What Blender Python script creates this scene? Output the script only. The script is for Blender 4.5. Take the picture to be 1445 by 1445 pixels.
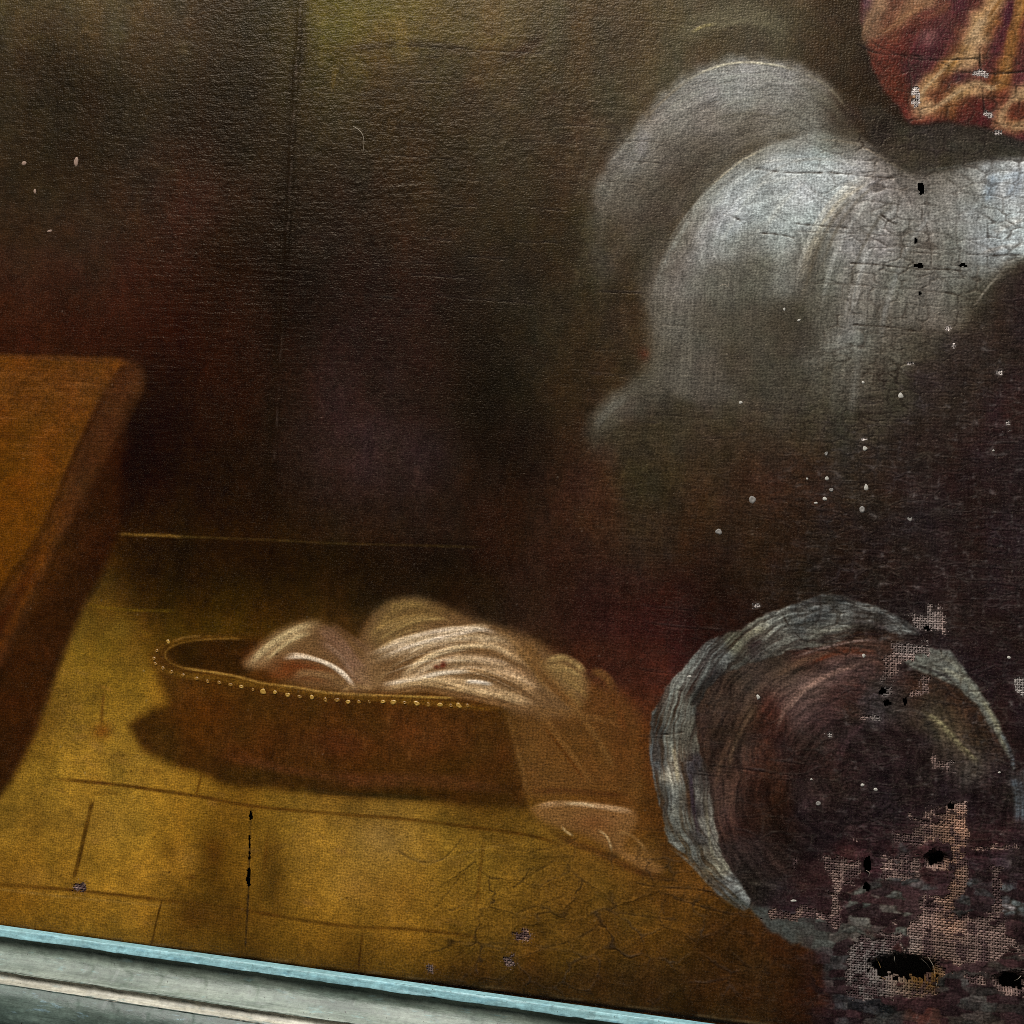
# Close view of an old, damaged oil painting in a pale blue wooden frame: the lower part of the canvas
# with a linen basket on a tiled floor, a table, a cloud, a corner of a red robe and a looped grey cloth.
import bpy, math
import numpy as np
from mathutils import Vector, Matrix

for o in list(bpy.data.objects): bpy.data.objects.remove(o, do_unlink=True)
scene = bpy.context.scene
COLL = scene.collection

# ------------------------------------------------------------------ camera
# The canvas hangs upright in the plane y = 0, its face towards -y, x to the right, z up (metres).
U = 0.00025                       # one canvas unit
FPX = 1734.0; CPX = 722.5         # focal length and centre in picture units (1445 wide)
_dx = Vector((6582.0, 175.0, -1734.0)).normalized()                 # canvas x axis seen from the camera (right, down, forward)
_r = Vector((-332.0, -52.0, 1734.0)); _a = Vector((-0.056, 1.0, 0.0))
_dv = (_a - _r * (_a.dot(_dx) / _r.dot(_dx))).normalized()          # canvas downwards axis
_dn = _dx.cross(_dv).normalized()                                   # into the wall
if _dn.z < 0: _dn = -_dn
right = Vector((_dx.x, _dn.x, -_dv.x)); down = Vector((_dx.y, _dn.y, -_dv.y)); fwd = Vector((_dx.z, _dn.z, -_dv.z))
DIST = U * FPX
CAMP = -fwd * DIST
cam_d = bpy.data.cameras.new('camera'); cam = bpy.data.objects.new('camera', cam_d); COLL.objects.link(cam)
M = Matrix.Identity(4)
for i in range(3):
    M[i][0] = right[i]; M[i][1] = -down[i]; M[i][2] = -fwd[i]; M[i][3] = CAMP[i]
cam.matrix_world = M
cam_d.sensor_width = 36.0; cam_d.lens = 36.0 * FPX / 1445.0; cam_d.clip_start = 0.01; cam_d.clip_end = 20.0
scene.camera = cam
scene.cycles.filter_width = 0.9          # a crisp lens
scene.cycles.use_denoising = False

def project(P):
    """picture units of world points (n,3)"""
    d = np.asarray(P, np.float64) - np.array(CAMP)
    f = d @ np.array(fwd)
    return CPX + FPX * (d @ np.array(right)) / f, CPX + FPX * (d @ np.array(down)) / f

def on_plane(px, py, y=0.0):
    """world point of a picture unit on the plane at depth y"""
    ray = right * ((px - CPX) / FPX) + down * ((py - CPX) / FPX) + fwd
    return CAMP + ray * ((y - CAMP.y) / ray.y)

# ------------------------------------------------------------------ light: a dim room, one tall window high on the left
world = bpy.data.worlds.new('World'); scene.world = world; world.use_nodes = True
bgn = world.node_tree.nodes['Background']; bgn.inputs[0].default_value = (0.85, 0.92, 1.0, 1); bgn.inputs[1].default_value = 0.05

def area_light(name, loc, target, sx, sy, watts, col):
    ld = bpy.data.lights.new(name, 'AREA'); ld.shape = 'RECTANGLE'; ld.size = sx; ld.size_y = sy; ld.energy = watts; ld.color = col
    lo = bpy.data.objects.new(name, ld); COLL.objects.link(lo); lo.location = loc
    lo.rotation_euler = (Vector(target) - Vector(loc)).to_track_quat('-Z', 'Y').to_euler()
    return lo
area_light('window_light', (-0.55, -1.05, 1.65), (0, 0, 0), 1.0, 1.1, 88.0, (1.0, 0.97, 0.93))

scene.view_settings.view_transform = 'Standard'; scene.view_settings.look = 'None'
scene.view_settings.exposure = 0.0; scene.view_settings.gamma = 1.0; scene.view_settings.use_curve_mapping = False

# == PAINTER: the picture on the canvas, worked out stroke by stroke on a grid of canvas units
# (one unit = 0.25 mm of canvas seen face on at the middle of the view; colours are sRGB 0-255)
G = 260
NW = 1445 + 2 * G
YY, XX = np.mgrid[0:NW, 0:NW].astype(np.float32)
XX -= G; YY -= G
rng = np.random.default_rng(7)
TAB = rng.random((256, 256)).astype(np.float32)

TABF = TAB.ravel()
def vn(x, y, seed=0):
    """smooth value noise in 0..1"""
    x = np.asarray(x, np.float32) + np.float32(seed * 17.31); y = np.asarray(y, np.float32) + np.float32(seed * 9.73)
    xf = np.floor(x); yf = np.floor(y)
    xi = xf.astype(np.int32); yi = yf.astype(np.int32)
    fx = x - xf; fy = y - yf
    fx *= fx * (3 - 2 * fx); fy *= fy * (3 - 2 * fy)
    x0 = xi & 255; x1 = (xi + 1) & 255; y0 = (yi & 255) << 8; y1 = ((yi + 1) & 255) << 8
    a = TABF.take(y0 + x0); a += (TABF.take(y0 + x1) - a) * fx
    c = TABF.take(y1 + x0); c += (TABF.take(y1 + x1) - c) * fx
    c -= a; c *= fy; c += a
    return c

def fbm(x, y, sc, octv=4, seed=0, gain=0.55):
    if sc > 20 and x.size > 3e6:                    # broad noise over the whole sheet: half the grid is enough
        h = fbm(x[::2, ::2], y[::2, ::2], sc, octv, seed, gain)
        return np.repeat(np.repeat(h, 2, 0), 2, 1)[:x.shape[0], :x.shape[1]]
    s = 0; amp = 1.0; tot = 0
    for k in range(octv):
        s = s + amp * vn(x / sc, y / sc, seed + k * 3)
        tot += amp; amp *= gain; sc /= 2.0
    return s / tot

def sm(a, b, x):
    t = np.clip((x - a) / (b - a), 0, 1)
    return t * t * (3 - 2 * t)

def blur(a, r):
    """three box passes, about a gaussian of that radius"""
    r = max(1, int(r))
    for ax in (0, 1):
        for _ in range(3):
            p = [(0, 0)] * a.ndim; p[ax] = (r + 1, r)
            c = np.cumsum(np.pad(a, p, mode='edge'), axis=ax, dtype=np.float64)
            n = a.shape[ax]
            lo = np.take(c, range(0, n), axis=ax); hi = np.take(c, range(2 * r + 1, 2 * r + 1 + n), axis=ax)
            a = ((hi - lo) / (2 * r + 1)).astype(np.float32)
    return a

def spline(pts, step=4.0):
    """Catmull-Rom through the points (any number of columns)"""
    P = np.array(pts, dtype=np.float64)
    if len(P) == 2:
        n = max(2, int(np.hypot(*(P[1, :2] - P[0, :2])) / step)); t = np.linspace(0, 1, n + 1)[:, None]
        return P[0] * (1 - t) + P[1] * t
    Q = np.vstack([2 * P[0] - P[1], P, 2 * P[-1] - P[-2]])
    out = []
    for i in range(1, len(Q) - 2):
        n = max(2, int(np.hypot(*(Q[i + 1, :2] - Q[i, :2])) / step))
        t = np.linspace(0, 1, n, endpoint=False)[:, None]
        a, b, c, d = Q[i - 1], Q[i], Q[i + 1], Q[i + 2]
        out.append(0.5 * (2 * b + (c - a) * t + (2 * a - 5 * b + 4 * c - d) * t * t + (3 * b - a - 3 * c + d) * t ** 3))
    out.append(P[-1:])
    return np.vstack(out)

def win(x0, x1, y0, y1):
    a = max(0, int(x0) + G); b = min(NW, int(x1) + G + 2); c = max(0, int(y0) + G); d = min(NW, int(y1) + G + 2)
    return (slice(c, d), slice(a, b)) if b > a and d > c else None

GRAIN = (0.5 * vn(XX / 2.4, YY / 2.1, 61) + 0.3 * vn(XX / 5.0, YY / 4.0, 62) + 0.2 * TAB[YY.astype(int) & 255, XX.astype(int) & 255]) * 2 - 1   # tooth of the canvas under a dry brush
COL = np.zeros((NW, NW, 3), np.float32)      # paint colour
HGT = np.zeros((NW, NW), np.float32)         # relief of the paint, in units
SEED = [11]

def x_of(w): return XX[w]
def y_of(w): return YY[w]
def lay(w, al, col):
    COL[w] = COL[w] * (1 - al[..., None]) + np.asarray(col, np.float32) * al[..., None]

def dist_line(P, w, m=6.0):
    """distance to, side of and place along a polyline, on a window (right out to m)"""
    oy, ox = w[0].start, w[1].start; ny, nx_ = w[0].stop - oy, w[1].stop - ox
    dm = np.full((ny, nx_), 1e3, np.float32); sd = np.zeros_like(dm); tm = np.zeros_like(dm)
    L = np.concatenate([[0], np.cumsum(np.hypot(np.diff(P[:, 0]), np.diff(P[:, 1])))])
    for i in range(len(P) - 1):
        ax, ay = P[i, :2]; bx, by = P[i + 1, :2]
        c0 = max(0, int(min(ax, bx) - m + G - ox)); c1 = min(nx_, int(max(ax, bx) + m + G - ox) + 2)
        r0 = max(0, int(min(ay, by) - m + G - oy)); r1 = min(ny, int(max(ay, by) + m + G - oy) + 2)
        if c1 <= c0 or r1 <= r0: continue
        k = (slice(r0, r1), slice(c0, c1))
        x = XX[w][k] - np.float32(ax); y = YY[w][k] - np.float32(ay)
        vx, vy = np.float32(bx - ax), np.float32(by - ay); l2 = vx * vx + vy * vy + np.float32(1e-9)
        t = np.clip((x * vx + y * vy) / l2, 0, 1)
        d = np.hypot(x - t * vx, y - t * vy)
        n = d < dm[k]
        dm[k][n] = d[n]; sd[k][n] = np.sign(x * vy - y * vx)[n]; tm[k][n] = (L[i] + t * math.sqrt(l2))[n]
    return dm, sd, tm, L[-1]

def stroke(pts, wd, col, a=1.0, soft=0.6, streak=0.5, ends=0.25, h=0.0, col2=None, side=0, bristle=2.2, edge=9.0):
    """one pull of the brush: spline points, half width, colour; streaky along its run.
    side: -1/+1 lets it fade over its width on that side only (a hard edge and a soft one)"""
    SEED[0] += 1; s = SEED[0]
    P = spline([(p[0], p[1], p[2] if len(p) > 2 else wd) for p in pts])
    m = P[:, 2].max() + 3
    w = win(P[:, 0].min() - m, P[:, 0].max() + m, P[:, 1].min() - m, P[:, 1].max() + m)
    if w is None: return
    d, sd, t, L = dist_line(P, w, m)
    Lc = np.concatenate([[0], np.cumsum(np.hypot(np.diff(P[:, 0]), np.diff(P[:, 1])))])
    W = np.interp(t, Lc, P[:, 2]).astype(np.float32)
    u = d / np.maximum(W, 0.3)
    if side:
        inner = (sd == -side)
        prof = np.where(inner, 1 - sm(0.0, 1.0, u), 1 - sm(0.0, edge / np.maximum(W, 3), u))
    else:
        prof = 1 - sm(1 - soft, 1.0 + 0.02, u)
    e = ends * L + 1e-3
    prof = prof * sm(0, e, t + 0.15 * e) * sm(0, e, L - t + 0.15 * e)
    off = d * sd
    br = vn(off / bristle, t / 45.0, s) * 0.65 + vn(off / (bristle * 2.7), t / 90.0, s + 5) * 0.35
    al = np.clip(a * prof * (1 - streak + streak * 1.9 * br) * (1 + (0.5 if soft > 0.75 else 0.3) * GRAIN[w]), 0, 1)
    al *= np.clip(0.75 + 0.5 * vn(x_of(w) / 17.0, y_of(w) / 13.0, s), 0, 1.2)
    c = np.asarray(col, np.float32)
    if col2 is not None:
        k = (t / max(L, 1))[..., None]; c = c * (1 - k) + np.asarray(col2, np.float32) * k
    COL[w] = COL[w] * (1 - al[..., None]) + c * al[..., None]
    if h: HGT[w] += h * al * (0.4 + br)

def polymask(pts, feather=2.0, smooth=True, jag=0.0):
    P = spline(list(pts) + [pts[0]], 6) if smooth else np.array(list(pts) + [pts[0]], float)
    m = feather + 4
    w = win(P[:, 0].min() - m, P[:, 0].max() + m, P[:, 1].min() - m, P[:, 1].max() + m)
    if w is None: return None, None
    x = XX[w]; y = YY[w]
    oy, ox = w[0].start, w[1].start; ny, nx_ = x.shape; m += jag
    ins = np.zeros(x.shape, bool); dm = np.full(x.shape, 1e3, np.float32)
    for i in range(len(P) - 1):
        ax, ay = P[i, :2]; bx, by = P[i + 1, :2]
        vx, vy = bx - ax, by - ay; l2 = vx * vx + vy * vy
        if l2 < 1e-9: continue
        r0 = max(0, int(min(ay, by) + G - oy) - 1); r1 = min(ny, int(max(ay, by) + G - oy) + 2)
        if ay != by and r1 > r0:
            yr = y[r0:r1, :1]
            ins[r0:r1] ^= ((ay > yr) != (by > yr)) & (x[r0:r1] < (bx - ax) * (yr - ay) / (by - ay) + ax)
        c0 = max(0, int(min(ax, bx) - m + G - ox)); c1 = min(nx_, int(max(ax, bx) + m + G - ox) + 2)
        r0 = max(0, int(min(ay, by) - m + G - oy)); r1 = min(ny, int(max(ay, by) + m + G - oy) + 2)
        if c1 <= c0 or r1 <= r0: continue
        xs_, ys_ = x[r0:r1, c0:c1], y[r0:r1, c0:c1]
        t = np.clip(((xs_ - ax) * vx + (ys_ - ay) * vy) / l2, 0, 1)
        dm[r0:r1, c0:c1] = np.minimum(dm[r0:r1, c0:c1], np.hypot(xs_ - ax - t * vx, ys_ - ay - t * vy))
    sd = np.where(ins, dm, -dm)
    if jag: sd = sd + jag * (fbm(x, y, 14, 3, 40) - 0.5) * 2
    return w, sm(-feather, feather, sd)

def poly(pts, col, a=1.0, feather=2.0, smooth=True, jag=0.0, mott=0.0, h=0.0):
    w, m = polymask(pts, feather, smooth, jag)
    if w is None: return
    SEED[0] += 1
    if mott: m = m * np.clip(1 - mott + 2 * mott * fbm(XX[w], YY[w], 22, 3, SEED[0]), 0, 1.2)
    lay(w, np.clip(a * m, 0, 1), col)
    if h: HGT[w] += h * m

def blob(cx, cy, rx, ry, col, a=0.8, rot=0.0, mott=0.3):
    r = 2.2 * max(rx, ry)
    w = win(cx - r, cx + r, cy - r, cy + r)
    if w is None: return
    SEED[0] += 1
    c, s = math.cos(math.radians(rot)), math.sin(math.radians(rot))
    x = XX[w] - cx; y = YY[w] - cy
    u = np.hypot((x * c + y * s) / rx, (-x * s + y * c) / ry)
    m = np.exp(-1.2 * u * u) * np.clip(1 - mott + 2 * mott * fbm(XX[w], YY[w], 26, 4, SEED[0]), 0, 1.5) * (1 + 0.3 * GRAIN[w])
    lay(w, np.clip(a * m, 0, 1), col)

def speckle(x, y, r, col, a=1.0, h=0.0):
    w = win(x - r - 2, x + r + 2, y - r - 2, y + r + 2)
    if w is None: return
    d = np.hypot(XX[w] - x, YY[w] - y) * (0.8 + 0.4 * vn(XX[w] / 2, YY[w] / 2, 3))
    m = 1 - sm(r - 0.8, r + 0.5, d)
    lay(w, a * m, col)
    if h: HGT[w] += h * m

# ---- ground tones: the brown shade of the room, the floor, the dark right side
TONES = """-250 -250 60 48 26;-250 200 40 30 15;-250 420 50 28 13;0 0 62 50 28;150 30 66 54 31;250 60 58 46 27;330 60 33 24 11;385 40 34 26 11;450 30 74 64 20;520 20 84 72 27;600 40 77 65 30;
700 30 72 60 35;800 30 70 58 37;900 40 62 52 35;960 20 74 64 44;1100 40 74 64 46;1180 50 50 39 26;1150 -250 60 50 34;600 -250 74 62 30;1180 120 40 30 20;1060 60 68 57 40;
0 110 42 32 16;100 130 32 23 9;200 110 36 27 11;300 120 26 17 6;380 120 28 19 7;440 90 56 49 15;520 100 50 40 17;620 110 49 37 19;720 110 56 44 24;800 120 55 46 29;880 110 63 55 39;
0 200 40 30 15;100 210 36 26 13;200 210 38 28 15;300 200 28 19 8;400 200 35 26 12;480 190 42 32 15;580 190 41 30 14;680 190 46 36 20;760 190 52 42 28;820 200 50 38 26;
0 300 42 30 17;100 310 40 29 16;200 300 44 28 16;260 270 54 28 19;320 300 32 20 9;400 300 29 20 10;480 300 36 24 14;560 300 38 27 15;650 300 46 33 18;720 300 50 40 22;790 290 48 36 22;
0 400 52 28 15;100 390 47 27 15;200 400 52 24 13;300 410 34 16 6;400 400 25 16 9;480 400 31 19 13;560 400 37 20 14;640 400 29 20 11;720 400 36 28 18;790 400 46 38 23;
0 470 48 20 8;100 470 42 17 7;250 470 38 14 5;330 470 38 16 7;420 470 28 17 10;500 470 36 21 17;600 470 34 19 14;680 470 25 19 11;760 470 40 32 19;850 480 52 40 25;
230 560 27 13 5;320 560 40 18 8;400 560 30 19 10;480 560 41 26 21;560 560 36 23 16;640 560 26 18 10;700 560 22 17 9;760 540 40 34 18;820 560 44 30 16;900 600 54 44 30;1000 560 62 54 40;
200 660 25 11 4;300 660 29 17 7;400 660 30 18 10;480 650 46 31 28;560 640 48 32 29;640 660 36 24 18;720 660 27 18 11;780 650 46 26 16;840 690 64 36 22;900 660 46 42 26;980 660 50 40 24;1080 660 58 37 25;1180 660 50 40 30;
230 740 34 18 4;320 740 32 18 5;420 740 36 22 10;500 740 41 25 18;600 740 41 26 18;700 740 40 22 12;800 740 54 32 20;880 740 56 42 26;980 740 60 38 22;1080 740 50 33 22;
200 790 44 26 4;300 790 47 28 4;400 790 47 28 6;500 790 38 24 8;600 790 38 24 12;700 790 43 24 14;800 800 43 24 17;900 790 46 30 20;1000 790 40 28 17;
200 840 58 38 6;300 840 68 43 4;400 840 70 43 6;480 840 62 39 14;650 840 52 34 16;750 850 45 26 16;850 850 50 24 18;950 850 42 20 16;1020 850 34 20 14;
1100 560 70 61 46;1200 560 60 52 41;1300 560 44 33 28;1400 560 40 27 26;1300 660 41 30 27;1400 660 39 28 27;1200 760 40 29 23;1300 760 38 28 26;1420 760 38 27 26;1100 800 43 30 18;1200 830 31 22 19;1350 850 34 25 23;1440 850 36 25 24;1400 950 39 26 26;1440 1050 40 28 28;1700 700 38 27 26;1700 1100 40 28 28;1700 400 60 52 46;
1400 450 44 32 30;1320 480 52 44 38;1230 480 66 60 50;1060 480 74 66 50;
760 900 52 31 16;850 920 52 24 18;900 930 56 24 20;930 880 50 20 18;900 1000 66 36 20;910 1080 76 43 20;900 1150 76 46 20;
-250 800 50 20 5;-250 1100 60 28 8;-250 1300 104 74 24;150 880 92 66 20;250 870 76 50 8;350 875 74 46 8;450 860 66 40 10;150 920 118 88 28;120 970 122 90 28;190 970 112 80 26;60 1050 112 82 26;100 1060 128 95 35;160 1050 124 92 36;210 1090 124 90 32;
40 1150 112 82 30;150 1130 130 96 35;250 1150 126 90 29;300 1200 118 80 24;290 1280 94 62 18;200 1240 132 94 33;100 1250 120 86 29;30 1290 112 74 22;400 1200 108 77 25;450 1180 130 96 37;520 1180 134 101 46;560 1240 131 94 37;650 1200 113 85 32;750 1190 97 71 27;
600 1300 118 82 27;450 1300 120 84 28;380 1300 96 66 22;700 1290 100 71 26;800 1290 90 62 24;900 1290 84 57 23;1000 1320 64 41 16;900 1400 62 40 16;700 1390 68 44 16;500 1370 90 60 20;300 1340 92 62 20;1050 1380 54 32 14;960 1230 80 50 22;1000 1420 50 32 14;860 1230 92 64 26;
1100 1350 50 28 14;1150 1420 46 26 16;1200 1700 50 32 22;700 1700 66 42 16;200 1700 100 68 22;830 1120 80 48 20;700 1130 66 40 14;500 1120 74 50 18;300 1100 90 62 20"""
tn = np.array([[float(v) for v in r.split()] for r in TONES.replace('\n', '').split(';') if r.strip()], np.float32)
cs = 8                                             # blend the tones on a coarse grid, then smooth up
gx = XX[::cs, ::cs] + 40 * (fbm(XX[::cs, ::cs], YY[::cs, ::cs], 150, 3, 90) - 0.5); gy = YY[::cs, ::cs] + 40 * (fbm(XX[::cs, ::cs], YY[::cs, ::cs], 150, 3, 95) - 0.5)
num = np.zeros(gx.shape + (3,), np.float32); den = np.zeros(gx.shape, np.float32)
for x, y, r, g, b in tn:
    d2 = (gx - x) ** 2 + (gy - y) ** 2
    k = np.exp(-d2 / (2 * 46.0 ** 2)) + 1.5e-3 * np.exp(-d2 / (2 * 130.0 ** 2)) + 1e-6 / (1 + d2 / 3e4)
    num += k[..., None] * np.array([r, g, b], np.float32); den += k
sml = num / den[..., None]
ui = np.clip((np.arange(NW)) / cs, 0, gx.shape[0] - 1.001); i0 = ui.astype(int); f = (ui - i0).astype(np.float32)
rowm = sml[i0] * (1 - f)[:, None, None] + sml[i0 + 1] * f[:, None, None]
COL[:] = rowm[:, i0] * (1 - f)[None, :, None] + rowm[:, i0 + 1] * f[None, :, None]
# scumbled variation of the brown glaze: vertical drags and warm and cool patches
n1 = fbm(XX, YY * 0.45, 60, 4, 1) - 0.5; n2 = fbm(XX * 1.6, YY * 0.5, 50, 4, 6) - 0.5
COL *= (1 + 0.36 * n1)[..., None]
fq = sm(860, 960, YY) * sm(1150, 950, XX) * 0.75
COL[..., 0] *= 1 + 0.22 * n2 * (1 - fq); COL[..., 2] *= 1 - 0.25 * n2 * (1 - fq)
blob(540, 640, 80, 60, (54, 37, 36), 0.45); blob(470, 560, 40, 70, (48, 31, 30), 0.4); blob(600, 500, 30, 90, (46, 24, 18), 0.35)
blob(270, 290, 50, 45, (58, 28, 21), 0.35); blob(860, 710, 26, 50, (76, 40, 24), 0.45); blob(1120, 690, 60, 40, (66, 36, 26), 0.4)
blob(900, 700, 40, 60, (44, 44, 26), 0.4); blob(690, 560, 40, 110, (20, 15, 8), 0.5); blob(740, 620, 30, 60, (22, 16, 10), 0.4)
blob(470, 25, 40, 55, (86, 76, 22), 0.55); blob(560, 20, 60, 40, (90, 78, 30), 0.35); blob(640, 45, 50, 30, (88, 74, 36), 0.3)
stroke([(418, -40), (424, 60), (412, 150), (402, 330), (385, 560), (372, 780)], 15, (24, 16, 7), 0.45, 0.9, 0.4, 0.1)
stroke([(700, 90), (740, 70), (770, 50)], 10, (38, 26, 18), 0.5, 0.9, 0.3)
stroke([(470, 70), (600, 62), (690, 82)], 9, (40, 30, 14), 0.45, 0.9, 0.4)
blob(905, 930, 60, 50, (56, 27, 23), 0.4); blob(850, 890, 60, 30, (52, 26, 21), 0.4)
for k in range(60):                                # small brush marks all over the shade
    x = rng.uniform(0, 1000); y = rng.uniform(0, 800)
    if x < 220 and y > 480: continue
    ln = rng.uniform(25, 80); an = rng.uniform(-0.5, 0.6) if rng.random() < 0.5 else rng.uniform(1.2, 1.9)
    p = int(np.clip(y, 0, 1444)) + G, int(np.clip(x, 0, 1444)) + G
    c = COL[p] * rng.uniform(0.72, 1.4) * np.array([rng.uniform(.95, 1.08), 1, rng.uniform(.88, 1.15)])
    stroke([(x, y), (x + ln * .5 * math.cos(an), y + ln * .5 * math.sin(an) + rng.uniform(-5, 5)), (x + ln * math.cos(an), y + ln * math.sin(an))], rng.uniform(5, 15), c, 0.5, 0.9, 0.5, 0.4)

# ---- floor: ochre slabs with dark joints, stains
DK = (78, 50, 12)
w, m = polymask([(121, 851), (250, 858), (420, 866), (940, 880), (960, 1180), (1020, 1250), (1180, 1340), (1250, 1800), (-290, 1800), (-290, 1500), (0, 1124), (50, 1034), (80, 958)], 6, False)
fl = fbm(XX[w], YY[w], 30, 5, 21) - 0.5
fd = np.clip(sm(880, 930, YY[w]), 0, 1)
COL[w] *= (1 + 0.34 * fl * m * fd)[..., None]
f2 = fbm(XX[w] + 40 * fl, YY[w] * 1.3, 9, 3, 27)
f3 = np.abs(fbm(XX[w] + 30 * fl, YY[w] * 1.5, 18, 4, 29, 0.7) * 2 - 1)          # rubbed, veined wear of the slabs
COL[w] = COL[w] * (1 + (0.16 * (f2 - 0.5) + 0.24 * (0.22 - f3)) * m * fd)[..., None]
COL[w] = COL[w] * (1 + m * fd)[..., None] ** np.array([0.19, 0.21, 0.0], np.float32)
for k in range(170):                               # dabbed, rubbed marks of the slab colour
    x = rng.uniform(20, 800); y = rng.uniform(1100, 1390)
    if rng.random() < 0.3: x = rng.uniform(70, 210); y = rng.uniform(880, 1110)
    c = np.array([rng.uniform(104, 158), 0, 0]); c[1] = c[0] * rng.uniform(.69, .76); c[2] = c[0] * rng.uniform(.2, .38)
    if y > 1300 or x > 680: c *= 0.8
    l = rng.uniform(10, 34); an = rng.uniform(-.3, .6)
    stroke([(x, y), (x + l * .5, y + l * .5 * math.sin(an) + rng.uniform(-3, 3)), (x + l, y + l * math.sin(an))], rng.uniform(3, 10), c, rng.uniform(.12, .38), 0.9, 0.6, 0.4)
blob(300, 1215, 26, 60, (78, 50, 12), 0.8); blob(275, 1285, 40, 30, (74, 48, 14), 0.75); blob(385, 1230, 20, 70, (80, 54, 16), 0.75); blob(330, 1290, 30, 40, (80, 52, 15), .6); blob(240, 1200, 16, 14, (84, 56, 14), .5); blob(335, 1160, 24, 40, (100, 68, 18), 0.5)
blob(265, 1210, 20, 20, (150, 110, 44), 0.4); blob(430, 1190, 22, 60, (140, 104, 40), 0.45); blob(540, 1185, 44, 34, (144, 114, 62), 0.5); blob(500, 1250, 40, 26, (146, 106, 48), 0.4); blob(560, 1260, 60, 36, (136, 94, 32), 0.4)
blob(340, 1345, 60, 26, (80, 52, 16), 0.5); blob(800, 1340, 160, 60, (80, 54, 20), 0.3); blob(850, 1390, 190, 36, (56, 36, 14), 0.55); blob(640, 1385, 140, 20, (58, 38, 14), 0.45)
blob(270, 1238, 8, 4, (62, 36, 10), 0.6); blob(143, 1032, 14, 12, (106, 58, 16), 0.7); stroke([(147, 976), (144, 1000), (143, 1030)], 3, (100, 66, 20), 0.7)
blob(40, 1240, 50, 16, (134, 98, 42), 0.35); blob(140, 1165, 60, 30, (138, 102, 40), 0.3); blob(90, 1000, 30, 60, (126, 98, 40), 0.35)
stroke([(60, 1098), (130, 1104), (200, 1112), (280, 1124), (360, 1138), (480, 1149), (564, 1155), (648, 1165), (748, 1179), (800, 1196)], 4.0, (80, 50, 13), 0.8, 0.85, 0.5, 0.08, -0.1)
stroke([(-60, 1241), (0, 1248), (100, 1256), (230, 1270), (330, 1282), (480, 1306), (600, 1313), (720, 1330)], 4.2, (84, 54, 15), 0.75, 0.9, 0.5, 0.1, -0.1)
stroke([(-60, 1247), (60, 1262), (180, 1274), (260, 1280)], 3, (150, 116, 56), 0.35, 0.9, 0.5)
stroke([(131, 1128), (122, 1165), (112, 1210), (103, 1242)], 4.2, (82, 54, 14), 0.8, 0.6, 0.3, 0.1)
stroke([(284, 1092), (280, 1110), (276, 1124)], 2.4, (86, 54, 12), 0.8, 0.6, 0.3); stroke([(229, 1269), (221, 1300), (213, 1336)], 1.8, (66, 40, 10), 0.85, 0.6, 0.2, 0.08, -0.3)
stroke([(684, 1178), (678, 1225), (671, 1290)], 4, (96, 64, 18), 0.6, 0.8, 0.4); stroke([(512, 1312), (508, 1345), (505, 1375)], 1.8, (74, 44, 12), 0.75, 0.6, 0.3)
stroke([(379, 1165), (372, 1230), (364, 1290)], 4, (92, 60, 16), 0.5, 0.9, 0.4); stroke([(124, 1122), (150, 1118), (172, 1122)], 4, (100, 68, 18), 0.5)
stroke([(560, 1210), (620, 1214), (690, 1196), (750, 1190)], 2, (140, 110, 58), 0.35, 0.8); stroke([(575, 1200), (600, 1220), (640, 1205)], 1.6, (142, 112, 56), 0.4, 0.8)
stroke([(121, 852), (150, 858), (190, 861), (248, 862)], 3.4, (104, 78, 16), 0.75, 0.7, 0.4, 0.1)
blob(170, 885, 34, 20, (108, 84, 26), 0.5); blob(190, 930, 40, 24, (112, 82, 26), 0.4)
stroke([(164, 753), (190, 755), (250, 757), (330, 760), (400, 763), (480, 767), (600, 770), (690, 773)], 2.4, (84, 62, 24), 0.55, 0.7, 0.6, 0.12)
stroke([(164, 753), (200, 755), (222, 755), (260, 758)], 3.2, (120, 88, 34), 0.7, 0.7, 0.5, 0.15, 0.2)
blob(330, 850, 130, 14, (70, 44, 6), 0.5); blob(300, 805, 150, 30, (44, 26, 4), 0.6); blob(500, 800, 120, 30, (38, 23, 7), .5); blob(620, 830, 90, 24, (44, 28, 11), .5)

db = sm(752, 775, YY) * sm(885, 845, YY + 10 * n1) * sm(150, 200, XX) * sm(760, 640, XX)
COL *= (1 - 0.22 * db)[..., None]
# ---- table at the left edge: lit top, edge strip, shaded side
poly([(-290, 540), (172, 600), (168, 745), (150, 800), (121, 852), (100, 898), (76, 958), (50, 1034), (18, 1100), (-4, 1128), (-290, 1500)], (44, 19, 5), 0.86, 9, False, 1)
poly([(150, 600), (168, 606), (168, 742), (110, 800), (60, 860), (80, 720)], (54, 28, 11), 0.4, 14, False)
blob(40, 990, 50, 70, (58, 27, 6), 0.5)
TOPP = [(-290, 494), (0, 500), (100, 503), (165, 505), (178, 512), (143, 566), (100, 656), (66, 736), (27, 802), (0, 840), (-290, 1320)]
poly([(150, 505), (185, 508), (203, 522), (204, 540), (196, 562), (170, 610), (116, 706), (76, 782), (50, 849), (10, 925), (-290, 1420), (-290, 1300), (0, 838), (27, 800), (66, 734), (100, 654), (143, 564), (176, 512)], (80, 43, 17), 0.92, 7, False, .5)
poly(TOPP, (104, 58, 13), 1.0, 5, False, .4)
stroke([(188, 530), (172, 565), (146, 612)], 10, (84, 47, 22), 0.4, 0.95, 0.4); stroke([(100, 690), (70, 760), (40, 830), (0, 910), (-120, 1110)], 11, (104, 52, 13), 0.6, 0.9, 0.4)
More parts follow.
